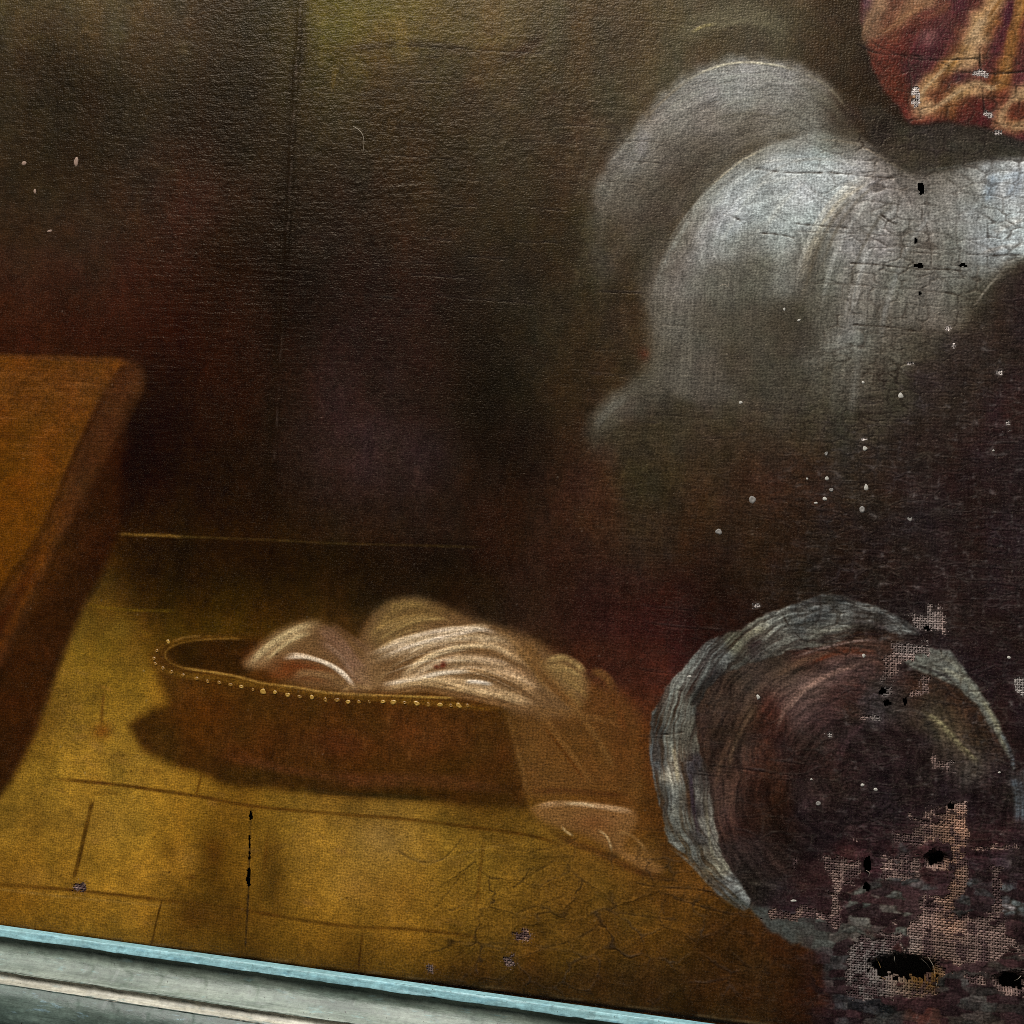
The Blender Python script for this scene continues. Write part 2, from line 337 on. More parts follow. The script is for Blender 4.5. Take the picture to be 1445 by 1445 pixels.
stroke([(178, 512), (143, 566), (100, 656), (66, 736), (27, 802), (0, 840), (-290, 1320)], 7, (58, 27, 7), 0.7, 0.8, 0.4, 0.02); stroke([(60, 760), (30, 830), (0, 880), (-60, 985)], 12, (70, 27, 6), 0.65, 0.9, 0.3)
blob(20, 700, 70, 110, (118, 66, 9), 0.6); blob(110, 540, 80, 40, (94, 54, 20), 0.5); blob(10, 560, 90, 30, (108, 61, 18), 0.4); blob(0, 800, 60, 40, (104, 58, 8), 0.5)
for k in range(46):
    x = rng.uniform(-60, 120); y = rng.uniform(510, 640); l = rng.uniform(20, 70)
    if x + l > 176 - (y - 512) * 0.6: continue
    stroke([(x, y), (x + l, y + rng.uniform(0, 4))], rng.uniform(1, 4), (142, 88, 40) if rng.random() < .55 else (92, 46, 10), rng.uniform(.2, .45), 0.8, 0.6, 0.4)
stroke([(0, 502), (90, 506), (168, 511)], 5, (92, 52, 24), 0.6, 0.9, 0.4)
stroke([(190, 550), (178, 590), (172, 640)], 10, (54, 28, 13), 0.4, 0.95, 0.4)

w, m = polymask([(-250, 490), (170, 500), (206, 518), (200, 560), (110, 720), (0, 960), (-250, 1420)], 6, False)
COL[w] *= (1 - 0.13 * m)[..., None]
# ---- shadow of the basket and the basket
poly([(181, 1024), (200, 1008), (232, 996), (300, 985), (700, 1010), (742, 1120), (722, 1140), (597, 1129), (480, 1122), (396, 1115), (322, 1108), (289, 1094), (235, 1077), (201, 1057)], (60, 35, 8), 0.92, 10, True, 3)
poly([(214, 926), (226, 912), (250, 904), (300, 900), (360, 900), (720, 960), (722, 1040), (738, 1112), (560, 1108), (430, 1092), (330, 1072), (262, 1044), (236, 990), (222, 950)], (74, 42, 11), 0.88, 12, False, 3)
poly([(236, 918), (262, 907), (310, 903), (360, 904), (380, 920), (350, 950), (290, 945), (250, 936)], (52, 30, 6), 0.95, 3)
blob(290, 1010, 60, 40, (92, 45, 9), 0.6); blob(400, 1010, 70, 40, (74, 45, 12), 0.6); blob(470, 1050, 80, 22, (82, 41, 19), 0.5); blob(600, 1030, 90, 36, (96, 53, 22), 0.6); blob(690, 1050, 40, 40, (76, 45, 15), 0.6); blob(350, 1070, 60, 16, (72, 36, 10), 0.5)
for k in range(40):
    x = rng.uniform(290, 700); y = rng.uniform(985, 1070); l = rng.uniform(8, 34)
    stroke([(x, y), (x + rng.uniform(-1, 1), y + l)], rng.uniform(1, 4), (112, 72, 36) if rng.random() < .5 else (48, 27, 8), rng.uniform(.25, .5), 0.9, 0.6, 0.4)
stroke([(300, 1060), (360, 1076), (424, 1089), (500, 1096), (607, 1097), (700, 1100)], 11, (92, 52, 26), 0.5, 0.95, 0.5, 0.2)
stroke([(440, 1098), (520, 1104), (620, 1106), (735, 1114)], 12, (88, 50, 24), 0.55, 0.95, 0.4)
stroke([(400, 1113), (480, 1119), (560, 1124), (640, 1128)], 6, (48, 34, 10), 0.6, 0.9, 0.4)
stroke([(217, 928), (222, 916), (240, 907), (262, 901), (300, 899), (345, 901)], 4, (90, 58, 16), 0.7, 0.8, 0.4, 0.1); stroke([(243, 905), (262, 899), (285, 897)], 2, (140, 104, 50), 0.6, 0.8, 0.4, 0.2, 0.2)
stroke([(345, 901), (300, 902), (262, 906), (240, 914), (233, 924), (240, 935), (262, 943), (300, 948), (340, 956)], 1.8, (112, 78, 28), 0.7, 0.7, 0.5, 0.1, 0.15)
stroke([(216, 928), (222, 940), (240, 948), (262, 953), (300, 957), (372, 968), (440, 978), (540, 986), (660, 996), (715, 1000)], 7, (100, 67, 20), 0.85, 0.8, 0.3, 0.06)
stroke([(252, 942), (300, 949), (340, 956), (372, 964), (420, 970), (470, 978), (560, 982), (640, 985)], 2.4, (166, 126, 56), 0.95, 0.7, 0.5, 0.08, 0.25)
stroke([(560, 982), (600, 984), (648, 985)], 2.2, (164, 128, 56), 0.7, 0.7, 0.4, 0.3, 0.2)

# ---- white linen in the basket and its end hanging over the rim
CR = (176, 146, 104)
poly([(715, 1000), (740, 985), (800, 960), (850, 965), (895, 1000), (905, 1060), (906, 1132), (860, 1128), (800, 1124), (745, 1128), (735, 1105), (722, 1040)], (100, 67, 30), 0.72, 14, True, 4)
poly([(345, 936), (362, 915), (395, 890), (440, 878), (462, 884), (500, 902), (516, 880), (548, 850), (590, 844), (640, 862), (690, 880), (735, 892), (790, 926), (822, 946), (830, 975), (800, 1010), (740, 1008), (690, 992), (600, 976), (480, 976), (410, 962), (370, 945)], (112, 82, 50), 0.92, 10, True, 3)
blob(360, 925, 26, 18, (96, 44, 18), 0.5, -30); blob(425, 945, 44, 14, (100, 46, 18), 0.85, 8); blob(400, 952, 30, 8, (96, 46, 18), 0.6)
poly([(345, 934), (364, 912), (398, 888), (440, 876), (450, 882), (420, 906), (392, 925), (372, 940), (350, 944)], (160, 134, 92), 0.5, 8)
stroke([(352, 936), (375, 915), (405, 895), (440, 880)], 7, (182, 158, 112), 0.6, 0.7, 0.6, 0.2, 0.2); stroke([(380, 930), (400, 912), (420, 900), (444, 893)], 3, (186, 160, 112), 0.6, 0.7, 0.5, 0.3, 0.2)
stroke([(400, 926), (420, 924), (445, 930), (470, 941), (490, 958), (502, 975)], 4, (214, 190, 160), 0.85, 0.6, 0.5, 0.25, 0.35)
stroke([(412, 948), (440, 950), (470, 956), (490, 970)], 9, (128, 96, 58), 0.7, 0.9, 0.5); stroke([(450, 900), (480, 920), (500, 950), (520, 972)], 20, (118, 84, 62), 0.7, 0.9, 0.6, 0.2)
stroke([(450, 885), (470, 910), (500, 940)], 6, (136, 104, 78), 0.5, 0.9, 0.6); stroke([(476, 905), (498, 930), (522, 945)], 4, (150, 118, 84), 0.4, 0.9, 0.6)
poly([(518, 890), (545, 852), (590, 845), (625, 862), (600, 880), (560, 900), (530, 912)], (112, 88, 50), 0.7, 10); stroke([(520, 900), (545, 880), (580, 870), (620, 868)], 5, (176, 142, 82), 0.55, 0.9, 0.5); stroke([(535, 892), (560, 880), (590, 872), (625, 876)], 3, (190, 158, 100), 0.6, 0.8, 0.5, 0.3, 0.15)
stroke([(548, 858), (575, 852), (600, 858)], 8, (132, 106, 56), 0.5, 0.9, 0.5); stroke([(524, 905), (518, 925), (520, 950)], 10, (128, 96, 64), 0.6, 0.9, 0.5)
stroke([(530, 918), (570, 902), (620, 890), (660, 886), (690, 882)], 6, (196, 168, 128), 0.8, 0.7, 0.6, 0.2, 0.3); stroke([(560, 905), (620, 890), (665, 887), (705, 893)], 4, (222, 202, 178), 0.75, 0.6, 0.6, 0.25, 0.3)
stroke([(560, 915), (620, 905), (680, 905), (730, 925), (780, 955)], 13, (158, 124, 82), 0.75, 0.9, 0.6, 0.2)
stroke([(565, 960), (580, 940), (620, 920), (670, 910), (700, 914), (735, 935)], 6, (200, 168, 124), 0.8, 0.8, 0.6, 0.2, 0.3); stroke([(572, 950), (600, 928), (640, 914), (675, 909)], 3, (216, 188, 146), 0.6, 0.7, 0.5, 0.3, 0.2)
stroke([(600, 935), (650, 926), (700, 936), (760, 962)], 9, (164, 128, 90), 0.7, 0.9, 0.6, 0.2); stroke([(640, 932), (690, 930), (720, 938)], 3.4, (206, 184, 160), 0.55, 0.8, 0.6, 0.3, 0.2)
stroke([(540, 968), (580, 958), (620, 950), (665, 944), (720, 952), (770, 975)], 7, (206, 172, 130), 0.8, 0.8, 0.6, 0.2, 0.3); stroke([(608, 950), (640, 946), (668, 944)], 3.2, (226, 206, 182), 0.8, 0.6, 0.4, 0.3, 0.3)
stroke([(540, 975), (590, 962), (640, 960), (700, 975), (760, 994)], 6, (196, 162, 118), 0.75, 0.8, 0.6, 0.2, 0.2); stroke([(655, 960), (680, 963), (698, 966)], 3.4, (222, 206, 186), 0.7, 0.7, 0.4, 0.3, 0.3); stroke([(575, 961), (600, 957), (620, 958)], 2.6, (226, 206, 180), 0.6, 0.7, 0.4)
stroke([(530, 972), (500, 968), (480, 975)], 6, (150, 116, 72), 0.6, 0.9, 0.5); stroke([(540, 940), (535, 955), (525, 970)], 8, (140, 106, 66), 0.5, 0.9, 0.5)
stroke([(540, 978), (600, 974), (660, 984), (720, 996), (755, 1000)], 5, (136, 98, 58), 0.6, 0.9, 0.5); stroke([(648, 988), (700, 1000), (722, 1006)], 5, (78, 46, 14), 0.5, 0.9, 0.4)
blob(625, 938, 4, 5, (96, 32, 18), 0.95, 20, 0.5); blob(616, 941, 4, 3, (100, 36, 20), 0.8, 0, 0.5)
def fz(*p): return [(200 + x_ / 1.9013, 820 + y_ / 1.9013) for x_, y_ in p]
blob(595, 868, 50, 14, (96, 70, 34), 0.55, -5); blob(470, 905, 26, 16, (104, 72, 48), 0.6, 30); blob(520, 955, 26, 20, (132, 102, 66), 0.5)
for (pts, wd, c, a) in [(fz((610, 197), (700, 168), (800, 145), (938, 122)), 5.5, (214, 192, 160), .8), (fz((640, 205), (760, 165), (860, 150), (985, 160)), 6, (168, 138, 96), .6), (fz((700, 252), (760, 210), (840, 180), (930, 175), (985, 192)), 5, (206, 178, 134), .8), (fz((720, 262), (780, 225), (870, 207), (965, 222)), 5.5, (196, 170, 138), .7), (fz((640, 278), (740, 262), (800, 247), (886, 240)), 5, (222, 202, 174), .85), (fz((800, 250), (886, 240), (990, 262), (1080, 320)), 6, (176, 140, 96), .6), (fz((868, 270), (900, 271), (940, 277)), 4, (226, 212, 190), .85), (fz((720, 266), (790, 266), (870, 285), (960, 308), (1040, 336)), 5, (208, 176, 128), .75), (fz((640, 292), (740, 275), (850, 292), (960, 316)), 4, (178, 146, 100), .6),
      (fz((940, 125), (1010, 175), (1060, 250), (1110, 320)), 7, (140, 106, 64), .6), (fz((985, 160), (1040, 220), (1090, 290)), 6, (112, 80, 42), .6), (fz((620, 285), (660, 240), (720, 200), (800, 170)), 5, (150, 120, 78), .5), (fz((630, 160), (720, 112), (800, 100), (830, 112)), 3, (182, 152, 92), .65), (fz((620, 140), (660, 95), (730, 62), (780, 75)), 6, (130, 102, 56), .45), (fz((640, 180), (700, 140), (780, 122)), 3, (160, 130, 80), .5), (fz((290, 225), (340, 175), (400, 135), (460, 112)), 6, (190, 166, 118), .7), (fz((330, 215), (390, 165), (450, 135)), 4, (198, 174, 124), .6), (fz((380, 208), (430, 204), (490, 218), (540, 245), (575, 285)), 3.4, (224, 204, 176), .85), (fz((470, 120), (520, 150), (560, 200), (600, 250)), 12, (124, 92, 72), .5), (fz((480, 160), (530, 200), (580, 270)), 5, (146, 116, 92), .5), (fz((500, 110), (560, 150), (610, 190)), 6, (108, 78, 56), .5),
      (fz((400, 260), (450, 245), (520, 258)), 7, (134, 102, 66), .5), (fz((1085, 215), (1130, 205), (1170, 225), (1190, 250)), 7, (176, 148, 92), .7), (fz((1100, 240), (1150, 240), (1185, 262)), 4, (196, 166, 106), .5), (fz((1130, 260), (1170, 285), (1200, 320)), 6, (136, 104, 56), .5), (fz((1200, 240), (1240, 250), (1265, 285)), 8, (116, 80, 42), .5)]:
    stroke(pts, wd, c, a, 0.75, 0.6, 0.25, 0.3, bristle=1.6)
for (pts, wd, c, a) in [(fz((600, 215), (720, 180), (840, 155), (960, 160), (1020, 200)), 13, (188, 164, 130), .6), (fz((660, 280), (760, 235), (860, 212), (960, 225), (1040, 280)), 12, (184, 156, 118), .6), (fz((680, 290), (780, 268), (880, 268), (980, 300), (1060, 335)), 10, (180, 150, 108), .55), (fz((300, 215), (370, 165), (450, 130)), 11, (172, 148, 106), .5), (fz((640, 150), (720, 105), (800, 100)), 12, (136, 108, 62), .4), (fz((560, 230), (590, 260), (620, 290)), 12, (140, 108, 76), .5), (fz((980, 150), (1060, 220), (1130, 300), (1180, 340)), 14, (124, 90, 50), .45), (fz((640, 250), (700, 215), (760, 195)), 8, (110, 80, 48), .5), (fz((700, 200), (820, 170), (900, 165)), 4, (104, 76, 46), .45), (fz((760, 250), (850, 228), (940, 235)), 4, (108, 80, 50), .45)]:
    stroke(pts, wd, c, a, 0.95, 0.45, 0.3, 0.15, bristle=2.6)
for (pts, wd, c, a) in [(fz((640, 203), (740, 168), (850, 142), (936, 124)), 4, (226, 206, 180), .7), (fz((740, 262), (800, 247), (884, 240)), 4, (228, 210, 184), .75), (fz((868, 270), (900, 270), (938, 277)), 3.6, (228, 214, 194), .8), (fz((720, 240), (790, 200), (880, 178)), 3.6, (214, 188, 146), .6), (fz((380, 208), (440, 205), (500, 222), (560, 268)), 3.4, (222, 202, 174), .7)]:
    stroke(pts, wd, c, a, 0.8, 0.5, 0.3, 0.35, bristle=1.8)
for k in range(14):                                      # thin hairs of light in the folds
    t = rng.uniform(0, 1); i = rng.uniform(0, 1)
    A = np.array(fz((620 + 60 * t, 285 - 70 * t), (760 + 20 * t, 262 - 95 * t), (900, 262 - 110 * t), (1040 - 60 * t, 320 - 140 * t)))
    j = rng.integers(0, 2); A = A[j:j + 3] + rng.uniform(-3, 3, (3, 2))
    stroke([tuple(p) for p in A], rng.uniform(.8, 2), (224, 204, 172) if rng.random() < .6 else (110, 80, 46), rng.uniform(.2, .5), 0.8, 0.5, 0.35, 0.15)
blob(625, 938, 4, 5, (96, 32, 18), 0.95, 20, 0.5); blob(616, 941, 4, 3, (100, 36, 20), 0.8, 0, 0.5)
stroke([(735, 900), (760, 935), (790, 975), (825, 1010)], 13, (118, 82, 42), 0.7, 0.9, 0.5, 0.2); stroke([(745, 925), (775, 965), (815, 1000)], 6, (96, 62, 28), 0.6, 0.9, 0.4)
poly([(765, 936), (790, 930), (815, 945), (826, 965), (812, 978), (790, 965), (772, 948)], (136, 108, 62), 0.6, 9); stroke([(768, 942), (795, 940), (820, 958)], 4, (188, 156, 98), 0.5, 0.9, 0.6); stroke([(795, 972), (812, 985), (825, 1000)], 6, (128, 96, 48), 0.6, 0.9, 0.5)
stroke([(835, 945), (858, 960), (868, 988)], 11, (112, 76, 38), 0.6, 0.9, 0.5); stroke([(860, 970), (872, 1000), (885, 1040)], 8, (100, 56, 24), 0.5, 0.9, 0.4)
stroke([(716, 1005), (728, 1050), (738, 1090), (744, 1122)], 6, (124, 88, 46), 0.45, 0.9, 0.5, 0.15); stroke([(750, 995), (775, 1020), (800, 1060), (840, 1110)], 9, (132, 92, 46), 0.55, 0.9, 0.5, 0.2)
poly([(735, 1020), (765, 1020), (800, 1062), (830, 1105), (800, 1120), (750, 1115)], (106, 70, 32), 0.6, 8); stroke([(765, 1022), (795, 1060), (825, 1100)], 4, (82, 44, 14), 0.6, 0.9, 0.4)
stroke([(745, 998), (790, 1005), (850, 1015), (880, 1030)], 8, (124, 86, 44), 0.5, 0.9, 0.5); stroke([(820, 1060), (850, 1095), (880, 1110)], 18, (108, 70, 32), 0.5, 0.95, 0.4); blob(880, 1060, 20, 60, (92, 52, 24), 0.4); stroke([(800, 985), (835, 1030), (870, 1090)], 8, (126, 90, 46), .4, .95, .5); stroke([(840, 990), (868, 1040), (888, 1100)], 6, (84, 52, 22), .4, .95, .5)
stroke([(745, 1116), (800, 1116), (890, 1124)], 7, (74, 42, 18), 0.6, 0.9, 0.4)
poly([(748, 1140), (790, 1133), (850, 1136), (892, 1142), (898, 1160), (880, 1195), (905, 1215), (935, 1225), (920, 1235), (870, 1205), (830, 1180), (780, 1165), (755, 1150)], (126, 88, 48), 0.85, 7, True, 2)
blob(850, 1155, 40, 10, (146, 106, 64), .5, 5); blob(905, 1205, 26, 14, (128, 92, 50), .5, 25)
stroke([(752, 1139), (790, 1134), (840, 1137), (892, 1146)], 6, (178, 140, 98), 0.75, 0.8, 0.6, 0.2, 0.25); stroke([(795, 1134), (820, 1134), (845, 1139)], 2.6, (222, 196, 154), 0.85, 0.6, 0.4, 0.3, 0.35); stroke([(848, 1138), (880, 1142), (893, 1148)], 4, (176, 142, 104), 0.6, 0.8, 0.4)
stroke([(792, 1165), (798, 1173), (810, 1180)], 1.8, (216, 186, 132), 0.9, 0.6, 0.3, 0.3, 0.5); stroke([(842, 1170), (854, 1178), (860, 1188), (864, 1203)], 1.9, (214, 184, 130), 0.9, 0.6, 0.3, 0.3, 0.5)
stroke([(870, 1178), (882, 1175), (900, 1186), (912, 1202)], 3.4, (150, 112, 64), 0.7, 0.8, 0.5, 0.2, 0.2); stroke([(872, 1205), (900, 1212), (940, 1226)], 6, (146, 104, 56), 0.65, 0.9, 0.5); blob(840, 1160, 30, 14, (104, 60, 28), 0.5)
stroke([(770, 1165), (800, 1185), (850, 1205), (900, 1230), (960, 1245)], 8, (70, 40, 16), 0.5, 0.9, 0.4)

# ---- cloud: soft grey puffs with lighter rims, set out tone by tone and then combed with the brush
def tonefield(txt, sig, poly_pts, feather, tint, reach=1.0, jag=4.0):
    q = np.array([[float(v) for v in r.split()] for r in txt.replace('\n', ';').split(';') if r.strip()], np.float32)
    w, m = polymask(poly_pts, feather, True, jag)
    x = XX[w][::3, ::3]; y = YY[w][::3, ::3]
    wq = min(16.0, sig * .55); x = x + wq * (fbm(x, y, 30, 3, 301) - .5); y = y + wq * (fbm(x, y, 30, 3, 305) - .5)
    num = np.zeros(x.shape + (q.shape[1] - 2,), np.float32); den = np.zeros(x.shape, np.float32)
    for p in q:
        d2 = (x - p[0]) ** 2 + (y - p[1]) ** 2
        k = np.exp(-d2 / (2 * sig * sig)) + 2e-4 * np.exp(-d2 / (2 * (3 * sig) ** 2)) + 1e-9
        num += k[..., None] * p[2:]; den += k
    f = num / den[..., None]
    n0, n1_ = m.shape
    iy_ = np.clip(np.arange(n0) / 3.0, 0, f.shape[0] - 1.001); ix_ = np.clip(np.arange(n1_) / 3.0, 0, f.shape[1] - 1.001)
    a0_ = iy_.astype(int); b0_ = ix_.astype(int); fa = (iy_ - a0_).astype(np.float32)[:, None, None]; fb = (ix_ - b0_).astype(np.float32)[None, :, None]
    a1_ = np.minimum(a0_ + 1, f.shape[0] - 1); b1_ = np.minimum(b0_ + 1, f.shape[1] - 1)
    up = (f[a0_][:, b0_] * (1 - fb) + f[a0_][:, b1_] * fb) * (1 - fa) + (f[a1_][:, b0_] * (1 - fb) + f[a1_][:, b1_] * fb) * fa
    return w, m, (tint(up[..., 0]) if q.shape[1] == 3 else up)
def cloudtint(g):
    k = np.clip((g - 50) / 90, 0, 1)
    g = g * (1 + 0.13 * np.clip((g - 95) / 50, 0, 1)); return np.stack([g * (1.10 - 0.135 * k), g * 1.0, g * (0.82 + 0.18 * k)], -1)
CT = """1040 95 130;1000 110 120;1100 105 120;1150 125 102;1190 160 80;960 135 114;1040 130 124;1100 140 114;1140 165 94;1170 190 86;930 165 106;980 175 102;1030 180 96;1080 180 92;1120 182 92;1050 200 80;900 195 122;880 215 116;930 220 88;980 215 78;1010 225 60;1050 208 74;860 240 98;846 270 114;870 280 82;920 270 70;960 260 64;985 250 55;840 310 88;880 330 70;930 320 60;945 335 50;840 360 70;900 390 52;930 365 60;960 300 56;1205 185 60
1150 197 134;1090 212 134;1040 240 142;1200 205 122;1250 225 100;1270 240 104;1100 240 158;1160 235 154;1200 240 140;1010 268 140;1060 270 152;1120 280 160;1180 270 152;1230 262 132;980 312 128;1030 310 146;1090 310 142;1150 310 147;1190 312 106;1220 300 120;955 352 114;1000 350 124;1060 345 110;1110 345 130;1152 348 94;1190 345 126
932 402 104;970 395 102;1020 395 88;1070 390 84;1112 385 114;1140 390 76;1180 390 110;932 450 96;960 450 88;1000 450 74;1060 450 68;1120 450 60;1165 440 82;1200 430 102;1210 480 108;1190 530 84;1180 560 72;940 500 80;975 525 82;1000 540 74;1050 520 62;1100 560 60;900 545 68;870 570 74;845 598 78;835 630 54;880 500 48;870 440 46;880 620 50;950 600 54;1000 600 56
1260 300 122;1300 300 118;1240 350 126;1290 350 104;1340 290 112;1370 262 118;1400 250 146;1430 260 154;1360 300 134;1400 300 128;1430 310 180;1440 340 172;1390 340 142;1340 340 112;1250 400 106;1300 400 98;1340 390 106;1370 380 112;1400 370 134;1260 450 88;1310 440 98;1340 440 92;1370 420 76;1405 410 46;1300 480 66;1250 490 80;1230 530 74;1350 490 44;1290 262 100;1320 250 96;1500 300 150;1600 300 140;1700 300 120;1450 390 50;1260 560 60;1200 600 60;1420 450 38;1380 520 40;1320 540 46;1300 620 40;1200 670 44;1100 650 48;1000 670 46;900 680 44;1150 600 54;1430 400 46;1390 450 42"""
w, m, f = tonefield(CT, 17, [(850, 655), (828, 640), (832, 598), (868, 552), (905, 520), (908, 470), (904, 420), (880, 400), (836, 400), (832, 300), (850, 235), (900, 172), (960, 113), (1020, 88), (1080, 85), (1135, 97), (1180, 130), (1212, 180), (1245, 212), (1285, 242), (1340, 236), (1400, 224), (1470, 216), (1700, 230), (1700, 370), (1470, 372), (1440, 420), (1420, 520), (1350, 640), (1250, 700), (1000, 710), (880, 690)], 15, cloudtint, 1.0, 8.0)
x = XX[w]; y = YY[w]
ra = np.hypot(x - 1085, y - 345) + 34 * (fbm(x, y, 60, 3, 351) - .5); an = np.arctan2(y - 345, x - 1085) * 170 + 30 * (fbm(x, y, 40, 2, 353) - .5)
st_r = (vn(ra / 2.6, an / 34, 311) - .5) + .7 * (vn(ra / 6.5, an / 70, 312) - .5)                       # the brush swept round
st_v = (vn(x / 2.4 + y * .02, y / 46, 313) - .5) + .6 * (vn(x / 7 + y * .03, y / 90, 314) - .5)         # and dragged down
lo = sm(360, 430, y)
stx = st_r * (1 - lo) + st_v * lo
dryb = np.clip(0.5 + 1.1 * (GRAIN[w] * .5) + 0.5 * stx, 0, 1)
g = f.mean(-1)
f = f * (1 + (0.22 * stx + 0.10 * GRAIN[w]) * sm(40, 90, g) + 0.10 * (fbm(x, y, 40, 4, 316) - .5))[..., None]
f[..., 1] *= 1 + 0.03 * (fbm(x, y, 60, 2, 317) - .5); f[..., 0] *= 1 + 0.10 * (fbm(x, y, 70, 3, 318) - .5)
fade = sm(34, 72, g)                                     # thin paint lets the brown through
al = m * np.clip(0.35 + 0.65 * fade, 0, 1) * np.clip(0.72 + 0.35 * dryb + .25 * fade, 0, 1)
bot = sm(690, 540, y + 60 * (fbm(x, y, 50, 3, 319) - .5))
lay_ = al * (0.15 + 0.85 * bot)
thin = 0.55 * np.exp(-((x - 846) / 46) ** 2 - ((y - 350) / 80) ** 2) + 0.6 * np.exp(-((x - 1196) / 34) ** 2 - ((y - 160) / 40) ** 2) + 0.35 * np.exp(-((x - 880) / 40) ** 2 - ((y - 180) / 40) ** 2) + .4 * np.exp(-((x - 905) / 30) ** 2 - ((y - 470) / 60) ** 2)
lay_ = lay_ * np.clip(1 - thin * (0.5 + fbm(x, y, 24, 4, 359)), 0, 1)
COL[w] = COL[w] * (1 - lay_[..., None]) + f * lay_[..., None]
HGT[w] += 0.25 * stx * fade * m
stroke([(965, 116), (1000, 98), (1042, 88), (1090, 91), (1130, 100)], 2.0, (196, 190, 164), 0.75, 0.7, 0.5, 0.3, 0.3)
stroke([(905, 172), (940, 138), (975, 110)], 3, (128, 116, 96), 0.5, 0.8, 0.5, 0.3, 0.1)
R2 = [(916, 480), (920, 430), (932, 380), (948, 344), (972, 304), (1006, 264), (1050, 227), (1100, 203), (1150, 193), (1205, 200)]
stroke([(x_ - 7, y_ - 7) for x_, y_ in R2[2:-1]], 15, (62, 54, 40), 0.55, 0.95, 0.3, 0.2)
stroke(R2[1:], 24, (140, 142, 134), 0.5, 0.9, 0.5, 0.25, 0.1, side=1, edge=6)
stroke([(1000, 264), (1045, 228), (1080, 210)], 1.8, (196, 184, 156), 0.6, 0.8, 0.5, 0.3, 0.25); stroke([(940, 345), (965, 308), (1000, 266)], 2.2, (160, 158, 146), 0.45, 0.8, 0.5, 0.3, 0.15)
stroke([(1150, 196), (1205, 203), (1250, 226), (1284, 247)], 2.2, (146, 132, 112), 0.5, 0.8, 0.5, 0.3, 0.1)
for (pts, wd, c, a) in [([(1100, 300), (1060, 330), (1020, 370)], 7, (170, 172, 164), .2), ([(1245, 242), (1200, 268), (1165, 308), (1142, 355), (1126, 400)], 9, (178, 170, 150), .4), ([(1215, 268), (1182, 300), (1156, 345), (1140, 392), (1126, 440)], 6, (92, 84, 70), .5), ([(1230, 256), (1190, 282), (1155, 322)], 4, (196, 184, 156), .35), ([(1268, 268), (1232, 312), (1203, 360), (1186, 420)], 8, (140, 138, 132), .3), ([(1205, 395), (1196, 430), (1190, 452)], 2.4, (176, 174, 168), .5), ([(1216, 400), (1206, 436)], 2, (160, 158, 152), .4), ([(1050, 232), (1110, 226), (1180, 226), (1240, 244)], 4, (180, 180, 172), .35), ([(1060, 262), (1110, 232), (1170, 222)], 3, (112, 110, 102), .35), ([(1020, 300), (1070, 262), (1140, 246)], 5, (178, 178, 170), .25), ([(1375, 432), (1392, 408), (1412, 386)], 2.6, (170, 162, 146), .5), ([(1290, 243), (1340, 236), (1400, 226), (1450, 220)], 2.4, (150, 154, 152), .4), ([(1405, 240), (1400, 262), (1390, 290)], 14, (140, 156, 170), .5), ([(1440, 235), (1435, 262), (1420, 280)], 14, (146, 158, 170), .45), ([(900, 176), (880, 205), (856, 240)], 5, (138, 136, 126), .3), ([(915, 182), (905, 205), (915, 225)], 14, (130, 128, 132), .3),
      ([(1125, 112), (1165, 140), (1196, 176)], 10, (112, 110, 94), .35), ([(1010, 150), (1070, 140), (1130, 160), (1170, 190)], 6, (132, 132, 120), .25), ([(1000, 170), (1060, 160), (1120, 176)], 4, (78, 74, 62), .35), ([(1130, 100), (1170, 124), (1200, 160)], 3, (150, 142, 118), .3)]:
    stroke(pts, wd, c, a, 0.9, 0.65, 0.3, 0.12, bristle=1.8)
for k in range(90):                                      # loose hairs of the brush
    r0 = rng.uniform(60, 250); a0_ = rng.uniform(math.pi * .95, math.pi * 1.75); da = rng.uniform(.15, .4)
    P = [(1085 + r0 * math.cos(a0_ + da * t), 345 + r0 * math.sin(a0_ + da * t)) for t in (0, .5, 1)]
    if min(p[1] for p in P) < 92 or P[0][0] > 1270: continue
    yy, xx = int(P[1][1]) + G, int(P[1][0]) + G
    if COL[yy, xx].mean() < 80: continue
    stroke(P, rng.uniform(.8, 2), COL[yy, xx] * (1.25 if rng.random() < .6 else .75), rng.uniform(.2, .55), 0.8, 0.5, 0.3, 0.12)
stroke([(1203, 125), (1214, 175), (1238, 206), (1262, 226)], 9, (54, 42, 30), 0.5, 0.95, 0.4, 0.2)
